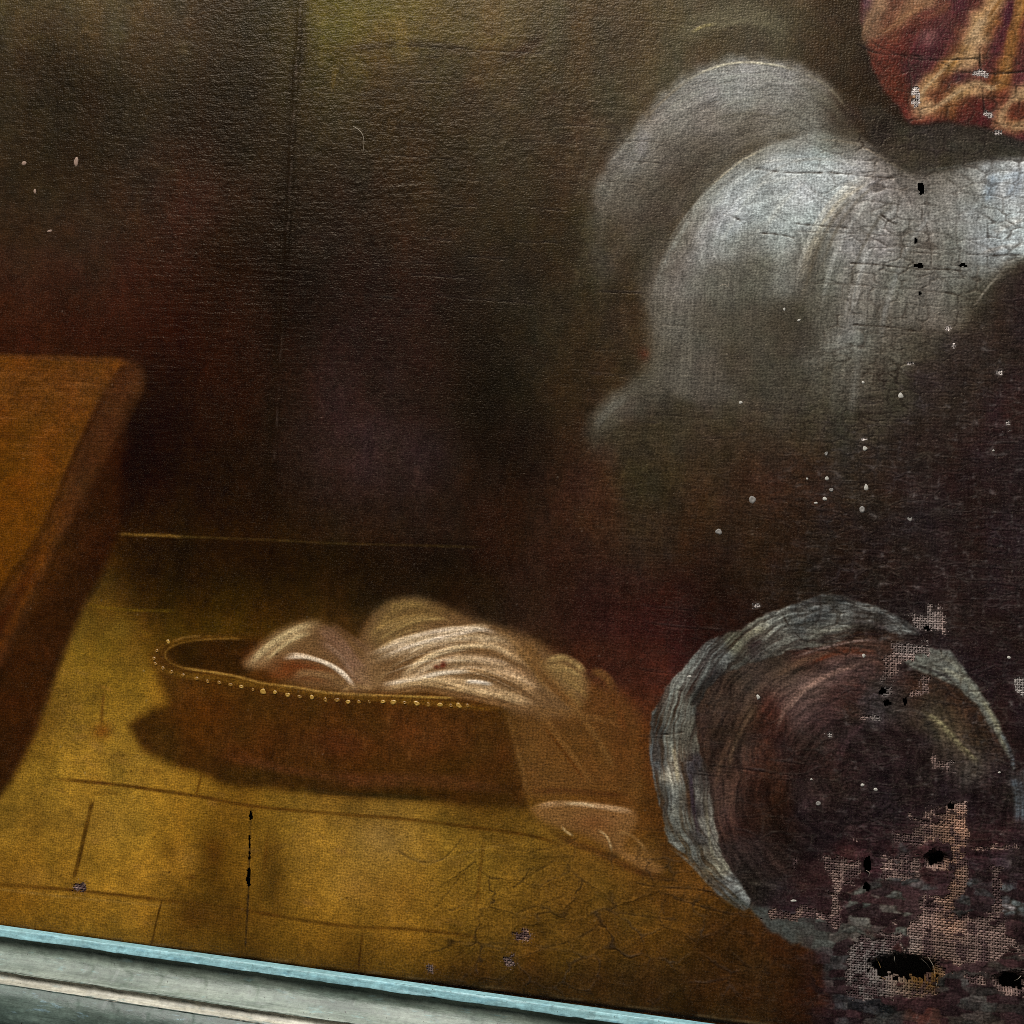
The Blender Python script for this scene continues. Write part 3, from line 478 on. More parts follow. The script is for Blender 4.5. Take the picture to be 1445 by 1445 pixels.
for (pts, wd, c, a) in [([(832, 618), (848, 588), (878, 560), (915, 538), (952, 522)], 18, (84, 82, 72), .35), ([(838, 606), (860, 578), (890, 560)], 9, (112, 112, 102), .3), ([(838, 640), (850, 610), (880, 585)], 12, (74, 70, 58), .4), ([(800, 250), (822, 205), (860, 165), (905, 130)], 20, (74, 66, 48), .35), ([(826, 300), (822, 260), (838, 215), (872, 175)], 9, (92, 86, 70), .3), ([(880, 150), (930, 110), (990, 84)], 12, (78, 70, 50), .3), ([(812, 420), (822, 360), (830, 300)], 14, (64, 58, 44), .35),
      ([(1238, 238), (1196, 262), (1160, 302), (1136, 352), (1118, 410)], 5, (196, 196, 186), .5), ([(1262, 252), (1225, 285), (1192, 330), (1172, 380), (1158, 440)], 5, (176, 178, 172), .45), ([(1250, 252), (1210, 284), (1178, 330), (1156, 390)], 4, (88, 82, 70), .45), ([(1290, 268), (1255, 305), (1228, 352), (1208, 410), (1198, 470)], 5, (170, 172, 168), .4), ([(1276, 268), (1238, 312), (1210, 366), (1190, 430)], 4, (84, 80, 70), .4), ([(1335, 285), (1300, 320), (1272, 370), (1252, 430), (1240, 490)], 6, (150, 152, 150), .35), ([(1080, 226), (1040, 256), (1004, 300), (976, 350)], 6, (186, 190, 184), .35), ([(1110, 232), (1066, 268), (1034, 312), (1010, 360)], 5, (182, 186, 180), .3), ([(1140, 250), (1104, 286), (1076, 330)], 6, (190, 192, 184), .35), ([(1000, 120), (1050, 106), (1110, 114), (1150, 136)], 5, (146, 150, 140), .35), ([(925, 172), (960, 142), (1000, 122)], 5, (138, 140, 130), .3), ([(1400, 330), (1420, 316), (1450, 306)], 8, (188, 182, 172), .45), ([(1395, 262), (1420, 250), (1450, 244)], 8, (166, 178, 186), .5), ([(1360, 312), (1380, 290), (1410, 280)], 6, (160, 166, 164), .4), ([(1380, 360), (1410, 350), (1446, 344)], 5, (176, 170, 160), .45), ([(1170, 500), (1164, 560), (1160, 620)], 14, (70, 64, 52), .4), ([(1215, 470), (1208, 530), (1200, 590)], 9, (106, 106, 100), .35), ([(1250, 480), (1240, 560), (1236, 620)], 14, (66, 60, 52), .4)]:
    stroke(pts, wd, c, a, 0.9, 0.7, 0.3, 0.12, bristle=1.7)
stroke([(950, 62), (980, 40), (1022, 24), (1068, 24), (1105, 42), (1120, 64)], 22, (84, 78, 60), 0.5, 0.95, 0.6, 0.3)
blob(909, 500, 8, 9, (92, 42, 28), 0.5)
# dark gap under the red robe, small upper cloud
poly([(1212, 150), (1240, 150), (1280, 178), (1330, 174), (1400, 182), (1470, 205), (1470, 222), (1400, 226), (1340, 238), (1300, 244), (1270, 236), (1235, 210)], (52, 48, 40), 0.9, 7, True, 2)
blob(1245, 180, 22, 24, (28, 22, 20), 0.8); blob(1350, 205, 70, 14, (58, 56, 48), 0.6); blob(1290, 225, 26, 18, (64, 58, 42), 0.6); blob(1230, 90, 18, 60, (36, 26, 18), 0.7)
stroke([(955, 60), (980, 38), (1020, 22), (1070, 22), (1110, 40)], 24, (88, 82, 62), 0.55, 0.9, 0.5, 0.25); stroke([(975, 46), (990, 38), (1010, 33)], 3, (160, 146, 96), 0.7, 0.7, 0.5, 0.3, 0.3); stroke([(1000, 40), (1050, 28), (1095, 36)], 8, (104, 98, 76), 0.45, 0.9, 0.6)
# ---- red robe at the top right corner with ochre lights
poly([(1214, -280), (1214, 10), (1220, 50), (1228, 90), (1248, 125), (1268, 150), (1284, 176), (1330, 172), (1380, 178), (1420, 190), (1470, 205), (1760, 260), (1760, -280)], (76, 34, 28), 1.0, 6, False, 4)
def rz(x, y): return (1180 + x / 5.4528, y / 5.4528)
RBT = '''220 30 84 50 60;330 30 150 112 78;450 40 108 62 44;560 90 150 104 68;700 20 150 108 72;800 60 104 56 42;950 50 84 36 42;1080 40 90 40 34;1180 60 170 128 78;1250 20 190 140 76;1330 40 72 24 44;1400 30 170 112 44;190 130 60 34 40;260 130 146 108 76;400 150 112 66 46;500 150 140 92 60;600 150 98 46 34;720 130 88 36 34;850 140 92 44 42;980 150 88 36 36;1080 150 190 148 92;1150 130 198 152 92;1230 150 150 92 34;1310 140 72 24 46;1400 140 166 104 36;220 260 132 100 70;300 230 122 84 58;420 260 100 50 34;560 260 88 36 30;700 300 112 64 62;850 300 92 40 46;960 260 110 56 40;1030 270 196 154 96;1110 290 204 166 116;1180 250 140 88 40;1260 260 78 28 44;1350 270 158 98 36;1430 250 140 80 44
240 360 112 54 36;350 370 108 46 32;500 420 92 34 28;650 400 86 32 36;800 400 78 28 36;900 380 104 54 34;980 400 160 112 52;1060 430 196 156 106;1140 400 110 60 36;1240 390 84 32 42;1340 380 160 100 38;1430 380 88 38 40;300 500 100 42 30;420 520 100 40 28;560 520 72 28 34;700 490 74 28 38;800 560 128 78 40;860 500 168 120 56;940 490 176 130 74;1010 490 186 146 100;1100 510 100 46 34;1200 500 92 38 38;1300 500 160 104 40;1400 500 94 42 38;360 640 98 42 28;480 620 96 38 26;600 600 80 36 42;680 680 170 124 74;740 620 184 138 80;850 640 92 40 26;950 600 74 28 38;1050 600 84 32 32;1150 620 90 34 30;1230 640 150 94 36;1300 620 140 84 34;1400 620 92 40 44
420 740 92 38 24;520 740 92 36 26;650 760 190 146 90;720 740 110 52 30;800 760 96 40 24;860 760 170 124 70;950 700 190 144 84;1050 660 196 152 96;1130 690 190 146 96;1200 720 120 66 36;1300 740 112 48 34;1390 750 190 148 96;1440 720 196 152 98;540 850 96 34 26;640 860 180 138 92;720 830 186 142 90;780 860 150 96 50;860 850 120 70 32;1000 820 96 46 30;1100 820 92 36 30;1200 820 100 40 34;1280 860 184 142 92;1340 860 110 50 30;1420 880 100 44 28;580 930 110 40 28;700 920 108 42 30;800 920 92 36 28;1000 900 88 32 28;1150 930 80 28 30;1260 950 160 110 70;1320 980 170 126 76;1400 960 180 134 78;1440 1000 120 70 44;1300 1030 90 30 36;1440 1060 96 30 40;1700 300 90 36 34;1700 700 120 70 44;1700 -200 90 36 34;600 -200 96 44 34;1200 -200 110 60 40;1700 1000 96 34 36;250 -200 100 50 44'''
RBT = ';'.join('%.1f %.1f %s' % (1180 + float(r.split()[0]) / 5.4528, float(r.split()[1]) / 5.4528, ' '.join(r.split()[2:])) for r in RBT.replace('\n', ';').split(';') if r.strip())
w, m, f = tonefield(RBT, 7.5, [(1215, -250), (1215, 10), (1221, 50), (1229, 90), (1248, 125), (1268, 150), (1284, 174), (1330, 171), (1380, 177), (1420, 189), (1470, 204), (1700, 250), (1700, -250)], 4, None, 1.0, 3.0)
sr = (vn((XX[w] + .5 * YY[w]) / 2.2, (YY[w] - .5 * XX[w]) / 30, 341) - .5)
COL[w] += (f * (1 + .3 * sr + .14 * GRAIN[w])[..., None] - COL[w]) * m[..., None]
stroke([rz(360, -60), rz(280, 80), rz(235, 180), rz(215, 280), rz(235, 360)], 7.3, (152, 112, 76), 0.58, 0.9, 0.5, 0.15); stroke([rz(200, -20), rz(190, 110)], 4.8, (92, 40, 44), 0.49, 0.9)
stroke([rz(760, -40), rz(640, 60), rz(540, 120), rz(400, 230), rz(300, 250)], 8.1, (148, 98, 60), 0.58, 0.9, 0.6, 0.2); stroke([rz(640, 60), rz(560, 110), rz(470, 165)], 3.2, (176, 128, 84), 0.49, 0.8, 0.5); stroke([rz(900, 20), rz(780, 100), rz(640, 160)], 8.1, (122, 70, 46), 0.45, 0.9, 0.5)
stroke([rz(1270, -60), rz(1200, 80), rz(1120, 190), rz(1050, 290), rz(960, 360)], 10.5, (176, 138, 92), 0.7, 0.9, 0.6, 0.15, 0.2); stroke([rz(1130, 130), rz(1080, 230), rz(1040, 300)], 8.1, (196, 162, 116), 0.54, 0.8, 0.5); stroke([rz(1280, -20), rz(1220, 60), rz(1160, 160)], 4.0, (150, 92, 30), 0.49, 0.8)
stroke([rz(960, 390), rz(880, 480), rz(800, 560), rz(730, 630), rz(670, 700), rz(648, 790)], 5.6, (172, 134, 84), 0.75, 0.85, 0.6, 0.15, 0.2); stroke([rz(830, 530), rz(740, 620), rz(665, 710), rz(650, 780)], 3.2, (198, 164, 116), 0.58, 0.7, 0.4); blob(1180 + 1035 / 5.45, 440 / 5.45, 13, 14, (184, 142, 92), 0.9); stroke([rz(930, 460), rz(850, 540)], 4.0, (160, 108, 40), 0.6)
stroke([rz(625, 885), rz(730, 850), rz(840, 780), rz(960, 690), rz(1080, 640), rz(1190, 680), rz(1260, 660)], 6.1, (184, 146, 98), 0.77, 0.85, 0.6, 0.1, 0.2); stroke([rz(740, 845), rz(850, 770), rz(970, 690)], 2.4, (206, 174, 126), 0.49, 0.7); stroke([rz(640, 880), rz(700, 820), rz(760, 780)], 5.6, (178, 142, 98), 0.66, 0.7)
stroke([rz(1420, -60), rz(1390, 100), rz(1350, 300), rz(1320, 480), rz(1300, 620), rz(1210, 690)], 8.9, (142, 92, 40), 0.75, 0.7, 0.4, 0.08, 0.15); stroke([rz(1330, 420), rz(1310, 560), rz(1240, 660)], 4.8, (164, 116, 62), 0.49, 0.8); stroke([rz(1420, 20), rz(1400, 180)], 6.4, (182, 130, 62), 0.42, 0.9)
stroke([rz(1350, -40), rz(1330, 110), rz(1290, 250), rz(1260, 400)], 6.4, (72, 22, 38), 0.66, 0.8, 0.3); stroke([rz(1500, 60), rz(1440, 180), rz(1430, 400)], 8.1, (96, 38, 36), 0.58, 0.9)
stroke([rz(1480, 690), rz(1400, 730), rz(1330, 800), rz(1270, 900), rz(1275, 950), rz(1330, 985)], 5.6, (184, 146, 100), 0.77, 0.85, 0.6, 0.12, 0.2); stroke([rz(1480, 920), rz(1420, 950), rz(1360, 980), rz(1480, 985)], 4.8, (184, 146, 98), 0.7, 0.7, 0.4, 0.1); poly([rz(1360, 800), rz(1480, 770), rz(1480, 900), rz(1330, 920)], (104, 44, 28), 0.7, 4)
stroke([rz(850, 820), rz(960, 800), rz(1020, 780)], 7.3, (132, 76, 34), 0.49, 0.9); blob(1380, 150, 24, 10, (92, 32, 28), 0.6)

w, m = polymask([(1200, -250), (1210, 60), (1250, 150), (1290, 190), (1480, 215), (1700, 260), (1700, -250)], 12, False)
COL[w] += ((COL[w].mean(-1, keepdims=True) * np.array([1.06, .97, .97], np.float32)) * .16 + COL[w] * .74 - COL[w]) * m[..., None]
# ---- looped grey cloth at the right, red-brown within
def zq(t):
    out = []
    for r in t.replace('\n', ';').split(';'):
        v = r.split()
        if v: out.append('%.1f %.1f %s' % (903 + float(v[0]) / 2.2546, 804 + float(v[1]) / 2.2546, ' '.join(v[2:])))
    return ';'.join(out)
def zp(*p): return [(903 + x_ / 2.2546, 804 + y_ / 2.2546) for x_, y_ in p]
INN = """240 420 74 54 38;300 480 70 46 30;330 420 84 66 50;250 560 72 48 32;300 620 86 57 43;280 760 84 58 44;330 800 64 33 20;380 640 78 38 20;400 740 70 34 18;450 820 54 29 20;420 460 82 35 20;480 420 122 90 76;540 370 130 98 86;620 320 116 86 82;700 290 96 68 64;520 440 88 61 58;600 430 80 49 44;660 400 80 41 30;560 520 68 45 41;640 500 62 43 43;500 600 64 35 27;600 640 62 34 27;560 700 55 40 40;650 640 57 36 36;700 560 46 31 33;800 560 44 29 31;900 560 42 28 31;1000 600 46 31 33;800 700 42 28 31;900 680 42 28 31;650 760 46 31 33;550 820 44 29 31;450 920 52 33 29;400 980 58 45 39;350 900 62 47 41;400 900 60 38 32
540 260 82 43 28;640 245 86 45 26;740 250 82 47 32;450 330 84 65 48;560 290 88 61 46;820 420 56 47 45;760 430 66 59 61;880 370 74 41 22;950 340 72 47 32;1000 400 72 41 22;1060 450 76 43 22;1050 520 68 42 24;1100 560 60 38 26;920 440 70 61 44;960 500 104 95 64;1010 560 112 104 78;1060 605 98 94 80;1000 480 80 61 38;850 310 58 41 39;1150 700 44 30 32;1100 750 44 29 31;1000 800 44 29 31"""
w, m, f = tonefield(zq(INN), 15, [(1000, 935), (1060, 905), (1130, 885), (1220, 890), (1290, 905), (1350, 945), (1395, 1000), (1425, 1080), (1470, 1200), (1470, 1300), (1300, 1320), (1100, 1300), (1020, 1230), (985, 1160), (970, 1040)], 8, None)
ra = np.hypot(XX[w] - 1195, (YY[w] - 1100) * .9) + 22 * (fbm(XX[w], YY[w], 50, 3, 355) - .5); an = np.arctan2(YY[w] - 1100, XX[w] - 1195) * 170
sr = (vn(ra / 2.6, an / 40, 321) - .5) + .8 * (vn(ra / 7, an / 80, 322) - .5)
f = f + (f.mean(-1, keepdims=True) * np.array([1.10, .96, .92], np.float32) - f) * 0.38
COL[w] += (0.82 * f * (1 + 0.5 * sr + .1 * GRAIN[w])[..., None] - COL[w]) * m[..., None]
for (pts, wd, c, a) in [(zp((430, 520), (470, 430), (540, 365), (640, 318), (740, 290)), 6, (146, 114, 100), .72), (zp((470, 450), (520, 390), (580, 350)), 3, (176, 142, 124), .72), (zp((280, 640), (300, 560), (340, 480), (380, 420)), 5, (116, 92, 70), .45), (zp((240, 700), (260, 600), (300, 520)), 5, (96, 72, 56), .58), (zp((310, 860), (290, 760), (300, 660)), 5, (104, 74, 60), .58), (zp((480, 280), (580, 250), (700, 226), (780, 228)), 3, (120, 100, 92), .72), (zp((420, 350), (520, 290), (640, 262)), 6, (104, 78, 58), .58), (zp((540, 300), (640, 262), (760, 262)), 5, (94, 42, 22), .72), (zp((680, 440), (740, 400), (820, 395)), 8, (78, 68, 70), .58), (zp((620, 620), (660, 540), (720, 480)), 8, (74, 54, 56), .58), (zp((900, 450), (960, 490), (1020, 560), (1078, 618)), 7, (132, 124, 92), .95), (zp((1000, 520), (1050, 570), (1075, 600)), 3, (60, 50, 44), .95), (zp((1020, 540), (1060, 575), (1085, 605)), 3, (112, 104, 90), .72), (zp((780, 460), (860, 445), (920, 470)), 3, (98, 90, 84), .72), (zp((340, 990), (400, 1000), (450, 1010)), 8, (70, 62, 56), .58)]:
    stroke(pts, wd, c, a, 0.85, 0.7, 0.3, 0.1, bristle=1.8)
GT = """50 500 62 68 66;60 600 66 70 72;80 720 72 78 76;100 820 84 90 82;130 880 86 90 80;110 600 122 114 92;115 650 154 142 116;120 540 104 106 90;110 470 96 100 90;140 410 110 114 100;175 400 38 40 38;220 360 42 44 42;200 320 94 100 95;160 350 102 106 98;260 280 86 93 92;320 240 94 94 66;380 190 124 122 99;440 160 106 110 103;520 130 88 94 95;600 110 78 84 88;560 150 60 64 66;650 150 98 102 99;720 140 96 100 98;800 165 94 98 97;860 195 100 106 107;640 190 102 104 95;560 210 90 88 75;480 220 94 92 79;400 240 86 84 75;360 240 58 45 43;320 290 66 64 54;250 330 56 56 52
160 520 88 82 64;150 640 56 46 52;170 760 54 43 50;190 840 60 53 55;190 680 84 78 70;210 740 106 100 87;215 820 114 110 93;230 900 120 116 97;250 950 130 124 93;290 1000 98 104 105;330 1050 94 100 101;180 920 86 90 83;240 1000 70 76 78;150 800 94 96 81;300 1060 66 72 74;130 700 98 100 87;140 760 92 94 79;700 175 60 46 46;760 195 58 38 40;500 190 64 66 66"""
GP = zp((28, 520), (42, 455), (75, 385), (105, 345), (130, 318), (165, 270), (230, 222), (310, 196), (350, 170), (440, 128), (540, 90), (620, 80), (700, 102), (800, 138), (885, 188), (890, 212), (800, 196), (740, 190), (690, 196), (620, 232), (540, 248), (470, 258), (380, 290), (300, 318), (245, 350), (200, 400), (180, 460), (185, 560), (215, 640), (228, 720), (240, 820), (265, 910), (310, 980), (350, 1050), (345, 1085), (310, 1080), (250, 1030), (190, 960), (140, 905), (95, 870), (72, 790), (50, 700), (36, 600))
w, m, f = tonefield(zq(GT), 8, GP, 1.8, None, 1.0, 4.5)
f = f + (f.mean(-1, keepdims=True) * np.array([1.0, 1.0, .95], np.float32) - f) * 0.6
ra = np.hypot(XX[w] - 1180, (YY[w] - 1075) * .92) + 20 * (fbm(XX[w], YY[w], 44, 3, 357) - .5); an = np.arctan2(YY[w] - 1075, XX[w] - 1180) * 200
sr = (vn(ra / 1.9, an / 26, 331) - .5) + .8 * (vn(ra / 5, an / 50, 332) - .5)
COL[w] += (f * (1 + 0.62 * sr + .2 * GRAIN[w])[..., None] - COL[w]) * (m * np.clip(.88 + .6 * sr, 0, 1))[..., None]
HGT[w] += m * (0.3 + 0.35 * sr)
for (pts, wd, c, a) in [(zp((105, 560), (115, 620), (122, 680)), 4, (180, 168, 136), .6), (zp((60, 480), (90, 410), (130, 350)), 2.4, (132, 140, 134), .45), (zp((30, 520), (36, 600), (52, 700)), 2, (112, 122, 124), .5), (zp((160, 440), (190, 380), (250, 330)), 5, (34, 36, 34), .6), (zp((500, 110), (600, 96), (680, 108)), 1.6, (36, 38, 40), .6), (zp((510, 128), (600, 112), (690, 124)), 2, (120, 124, 122), .5), (zp((480, 180), (560, 150), (620, 146)), 2.4, (40, 42, 44), .6), (zp((620, 130), (720, 128), (820, 155), (880, 192)), 2.6, (128, 132, 130), .45), (zp((400, 185), (360, 200), (330, 225)), 7, (132, 128, 106), .5), (zp((560, 200), (640, 188), (700, 176)), 3, (126, 124, 110), .5), (zp((640, 226), (700, 206), (780, 206)), 1.8, (36, 26, 28), .6), (zp((350, 245), (390, 225)), 4, (52, 36, 36), .6), (zp((205, 700), (212, 780), (225, 880), (250, 960)), 3, (136, 130, 108), .5), (zp((160, 640), (168, 740), (190, 850)), 4, (48, 38, 46), .6), (zp((260, 980), (310, 1020), (345, 1060)), 3, (132, 136, 134), .5), (zp((90, 880), (150, 925), (230, 1010), (300, 1070)), 2.4, (110, 118, 118), .4)]:
    stroke(pts, wd, c, a, 0.7, 0.6, 0.25, 0.25, bristle=1.6)
ARM = [(1312, 915), (1340, 918), (1362, 945), (1385, 978), (1405, 1010), (1420, 1050), (1430, 1085), (1418, 1060), (1400, 1030), (1378, 995), (1350, 968), (1318, 955), (1290, 945), (1275, 930)]
poly(ARM, (104, 106, 98), 0.95, 2.2, False, 3, 0.15, 0.25)
for (pts, wd, c, a) in [([(1322, 920), (1350, 940), (1375, 975), (1400, 1015), (1425, 1070)], 5, (136, 136, 120), .7), ([(1330, 945), (1345, 950), (1360, 962)], 5, (150, 148, 128), .6), ([(1290, 938), (1330, 952), (1345, 962)], 3, (46, 42, 40), .8), ([(1385, 985), (1405, 1020), (1420, 1060)], 5, (124, 120, 96), .6), ([(1410, 1030), (1425, 1060), (1431, 1088)], 4, (96, 106, 110), .7), ([(1432, 1090), (1440, 1130), (1438, 1190)], 13, (84, 92, 98), .8), ([(1438, 1085), (1450, 1100), (1452, 1160)], 8, (112, 120, 124), .6), ([(1430, 1190), (1440, 1230), (1460, 1260)], 13, (50, 44, 46), .7)]:
    stroke(pts, wd, c, a, 0.7, 0.6, 0.2, 0.2, bristle=1.8)

# ---- the ruined corner: dark purple with grey remains
poly([(1120, 1240), (1200, 1180), (1300, 1150), (1440, 1160), (1800, 1200), (1800, 1800), (1180, 1800), (1160, 1400), (1140, 1330), (1080, 1300)], (48, 31, 32), 0.9, 14, True, 6)
for (pts, c) in [([(1040, 1270), (1090, 1285), (1160, 1292), (1190, 1300), (1240, 1330), (1160, 1345), (1100, 1318)], (72, 75, 70)), ([(1195, 1270), (1220, 1250), (1260, 1235), (1300, 1245), (1305, 1275), (1285, 1320), (1235, 1318), (1200, 1300)], (78, 80, 74)), ([(1160, 1335), (1200, 1345), (1215, 1380), (1180, 1410), (1165, 1390)], (58, 60, 58)),
      ([(1175, 1405), (1270, 1400), (1280, 1480), (1190, 1480)], (48, 50, 50)), ([(1350, 1262), (1375, 1242), (1445, 1255), (1470, 1275), (1445, 1292), (1400, 1290), (1360, 1300)], (84, 88, 88)), ([(1345, 1270), (1385, 1275), (1380, 1308), (1348, 1305)], (64, 64, 60)), ([(1412, 1300), (1470, 1300), (1470, 1340), (1420, 1335)], (62, 62, 57)), ([(1325, 1360), (1380, 1355), (1470, 1362), (1470, 1500), (1320, 1500)], (58, 56, 51)), ([(1268, 1180), (1300, 1240), (1320, 1255), (1300, 1262), (1262, 1250)], (66, 66, 66))]:
    poly(pts, c, 0.9, 4, True, 6, 0.25)
poly([(1278, 1402), (1326, 1402), (1330, 1470), (1276, 1470)], (72, 44, 36), 0.6, 9, True, 4); blob(1150, 1400, 26, 50, (52, 27, 16), 0.6); blob(1430, 1215, 26, 20, (60, 58, 60), 0.6)
for k in range(110):
    x = rng.uniform(1170, 1470); y = rng.uniform(1230, 1470)
    p = int(np.clip(y, 0, 1700)) + G, int(np.clip(x, 0, 1700)) + G
    c = COL[p] * rng.uniform(.5, 1.6); stroke([(x, y), (x + rng.uniform(-14, 14), y + rng.uniform(-8, 8))], rng.uniform(2, 6), c, 0.5, 0.8, 0.6, 0.3)
# == PAINTER END

# ------------------------------------------------------------------ age: relief, cracks, losses, holes
def dom(x0, x1, y0, y1, f=60):
    return sm(x0 - f, x0 + f, XX) * sm(x1 + f, x1 - f, XX) * sm(y0 - f, y0 + f, YY) * sm(y1 + f, y1 - f, YY)

def cells(sx, sy, jit, seed, x0=-G, warp=6.0, cheb=0.85):
    """plates of a crack net: distance to the plate's edge, plate number"""
    w = win(x0, 1445 + G, -G, 1445 + G)
    x = XX[w] + warp * (vn(XX[w] / 19, YY[w] / 19, seed) - 0.5) * 2 + warp * .35 * (vn(XX[w] / 6, YY[w] / 6, seed + 2) - .5) * 2
    y = YY[w] - 0.07 * XX[w] + warp * (vn(XX[w] / 23, YY[w] / 17, seed + 1) - 0.5) * 2
    x = (x + 0.055 * YY[w]) / sx; y = y / sy
    pass
    xi = np.floor(x).astype(np.int32); yi = np.floor(y).astype(np.int32)
    f1 = np.full(x.shape, 9.0, np.float32); f2 = f1.copy(); cid = np.zeros(x.shape, np.int32)
    for j in (-1, 0, 1):
        for i in (-1, 0, 1):
            cx = xi + i; cy = yi + j
            dx = np.abs(cx + 0.5 + jit * (TAB[(cy + seed * 7) & 255, (cx + seed) & 255] - 0.5) - x)
            dy = np.abs(cy + 0.5 + 0.6 * jit * (TAB[(cy + seed * 3 + 91) & 255, (cx + seed * 5 + 37) & 255] - 0.5) - y)
            d = cheb * np.maximum(dx, dy) + (1 - cheb) * np.sqrt(dx * dx + dy * dy)
            n = d < f1
            f2 = np.where(n, f1, np.minimum(f2, d)); cid = np.where(n, cy * 4096 + cx, cid); f1 = np.where(n, d, f1)
    E = np.full((NW, NW), 9.0, np.float32); I = np.zeros((NW, NW), np.int32)
    E[w] = (f2 - f1) * min(sx, sy) * 0.6; I[w] = cid
    return E, I

def rnd(I, k=0): return TAB[(I * 31 + k * 57 + (I >> 12) * 13) & 255, ((I >> 7) * 17 + I * 3 + k * 11) & 255]

eA, iA = cells(38, 20, 0.95, 3, 430, 2.4)            # larger plates
eB, iB = cells(24, 11, 1.0, 5, 880, 1.8)           # small plates towards the ruined corner
lum = COL.mean(-1)
KA = np.clip(0.95 * sm(1080, 1230, XX) * sm(60, 200, YY) + 0.15 * dom(660, 1150, 1190, 1440, 60) + 0.55 * dom(940, 1500, 850, 1300, 40) + 0.55 * sm(1200, 1230, XX) * sm(260, 160, YY) + 0.28 * dom(850, 1200, 620, 860, 60) + 0.18 * dom(480, 900, -300, 300), 0, 1)
KB = np.clip(0.9 * sm(940, 1260, XX + 90 * (fbm(XX, YY, 90, 2, 215) - .5)) * sm(400, 600, YY) + 0.35 * dom(900, 1200, 840, 1000, 40) + 0.4 * sm(1180, 1260, XX) * sm(200, 330, YY), 0, 1)
KB *= 1 - 0.75 * dom(1030, 1180, 880, 1240, 40)
eD, iD = cells(62, 46, 1.0, 13, 500, 9.0, 0.25)          # wide curling plates low on the floor
KD = dom(620, 1060, 1200, 1420, 50)
brkA = sm(0.36, 0.52, fbm(XX, YY, 70, 3, 70) * 0.4 + vn(XX / 13, YY / 13, 71) * 0.6 + 0.12 * KA) * (0.45 + 0.55 * vn(XX / 31, YY / 31, 77))
brkB = sm(0.38, 0.56, fbm(XX, YY, 46, 3, 73) * 0.45 + vn(XX / 11, YY / 7, 74) * 0.55 + 0.05 * KB)
wA = 0.6 + 0.7 * vn(XX / 11, YY / 11, 75)
cA = np.exp(-(eA / wA) ** 2) * KA * brkA; cB = np.exp(-(eB / 0.95) ** 2) * KB * brkB
hl = np.zeros_like(XX)                              # long cracks along the weft, sparse
for k in range(150):
    x = rng.uniform(820, 1420); y = rng.uniform(200, 1250)
    if rng.random() < 0.25: x = rng.uniform(430, 900); y = rng.uniform(20, 420)
    if 920 < x < 1100 and y < 560: continue
    l = rng.uniform(25, 150); sl = 0.06 + 0.06 * sm(600, 700, np.float32(y)) + rng.uniform(-.03, .03)
    P = spline([(x, y), (x + l * .3, y + l * .3 * sl + rng.uniform(-2, 2)), (x + l * .7, y + l * .7 * sl + rng.uniform(-2, 2)), (x + l, y + l * sl)])
    w = win(x - 4, x + l + 4, P[:, 1].min() - 5, P[:, 1].max() + 5)
    if w is None: continue
    d, sd, t, L = dist_line(P, w)
    hl[w] = np.maximum(hl[w], np.exp(-(d / 1.0) ** 2) * sm(0, 12, t) * sm(0, 12, L - t) * (0.35 + 0.65 * vn(t / 9, d * 0, k)) * rng.uniform(.4, 1))
# cracks that can be followed one by one
CRK = [[(1195, 371), (1240, 374), (1300, 380), (1340, 380), (1362, 384)], [(1165, 243), (1200, 246), (1235, 250), (1268, 251)], [(1060, 237), (1110, 243), (1165, 244)], [(1328, 412), (1345, 415), (1372, 424)], [(1200, 458), (1260, 462), (1300, 468), (1320, 463)], [(1385, 362), (1410, 360), (1445, 360)], [(1240, 300), (1255, 312), (1270, 318)], [(1120, 315), (1160, 319), (1200, 322)], [(1019, 300), (1035, 306), (1048, 312)], [(1070, 328), (1100, 331), (1125, 337)],
       [(722, 1305), (728, 1290), (760, 1278), (800, 1262)], [(720, 1256), (745, 1238), (790, 1210)], [(722, 1316), (745, 1316)], [(760, 1340), (800, 1330), (840, 1310), (850, 1290)], [(845, 1285), (880, 1290), (960, 1300)], [(560, 1200), (590, 1216), (625, 1212), (655, 1180)], [(612, 1284), (640, 1250), (650, 1235)], [(625, 1328), (680, 1332), (740, 1335), (790, 1342)], [(690, 1190), (740, 1200), (790, 1195), (820, 1180)], [(640, 1328), (650, 1310)],
       [(946, 1266), (985, 1278), (1030, 1290)], [(1000, 1080), (1040, 1084), (1090, 1090)], [(1102, 862), (1110, 878), (1120, 892), (1140, 906), (1180, 908)], [(950, 973), (970, 976)], [(916, 1034), (945, 1036), (968, 1032)], [(1240, 980), (1290, 984), (1345, 996)], [(355, 1138), (353, 1180), (352, 1215), (351, 1250), (349, 1290), (346, 1340)], [(1325, 905), (1330, 930)], [(1205, 60), (1240, 75), (1300, 80), (1345, 95)], [(1225, 55), (1250, 70), (1300, 84), (1400, 82)], [(1280, 80), (1285, 110), (1288, 150)], [(1382, 70), (1384, 110), (1390, 165)], [(1330, 100), (1400, 104), (1460, 100)]]
for k, c in enumerate(CRK):
    P = spline(c); w = win(P[:, 0].min() - 4, P[:, 0].max() + 4, P[:, 1].min() - 4, P[:, 1].max() + 4)
    x = XX[w]; d, sd, t, L = dist_line(P, w)
    d = np.abs(d + 1.6 * (vn(x / 7, YY[w] / 7, k + 200) - .5))
    hl[w] = np.maximum(hl[w], (0.45 if 10 <= k <= 19 else 1.0) * np.exp(-(d / 1.15) ** 2) * sm(0, 8, t) * sm(0, 8, L - t) * (0.6 + 0.5 * vn(t / 8, d * 0, k)))
cD = np.exp(-(eD / 1.0) ** 2) * KD * sm(.30, .5, vn(XX / 24, YY / 24, 210) * .6 + .4 * fbm(XX, YY, 60, 2, 211))
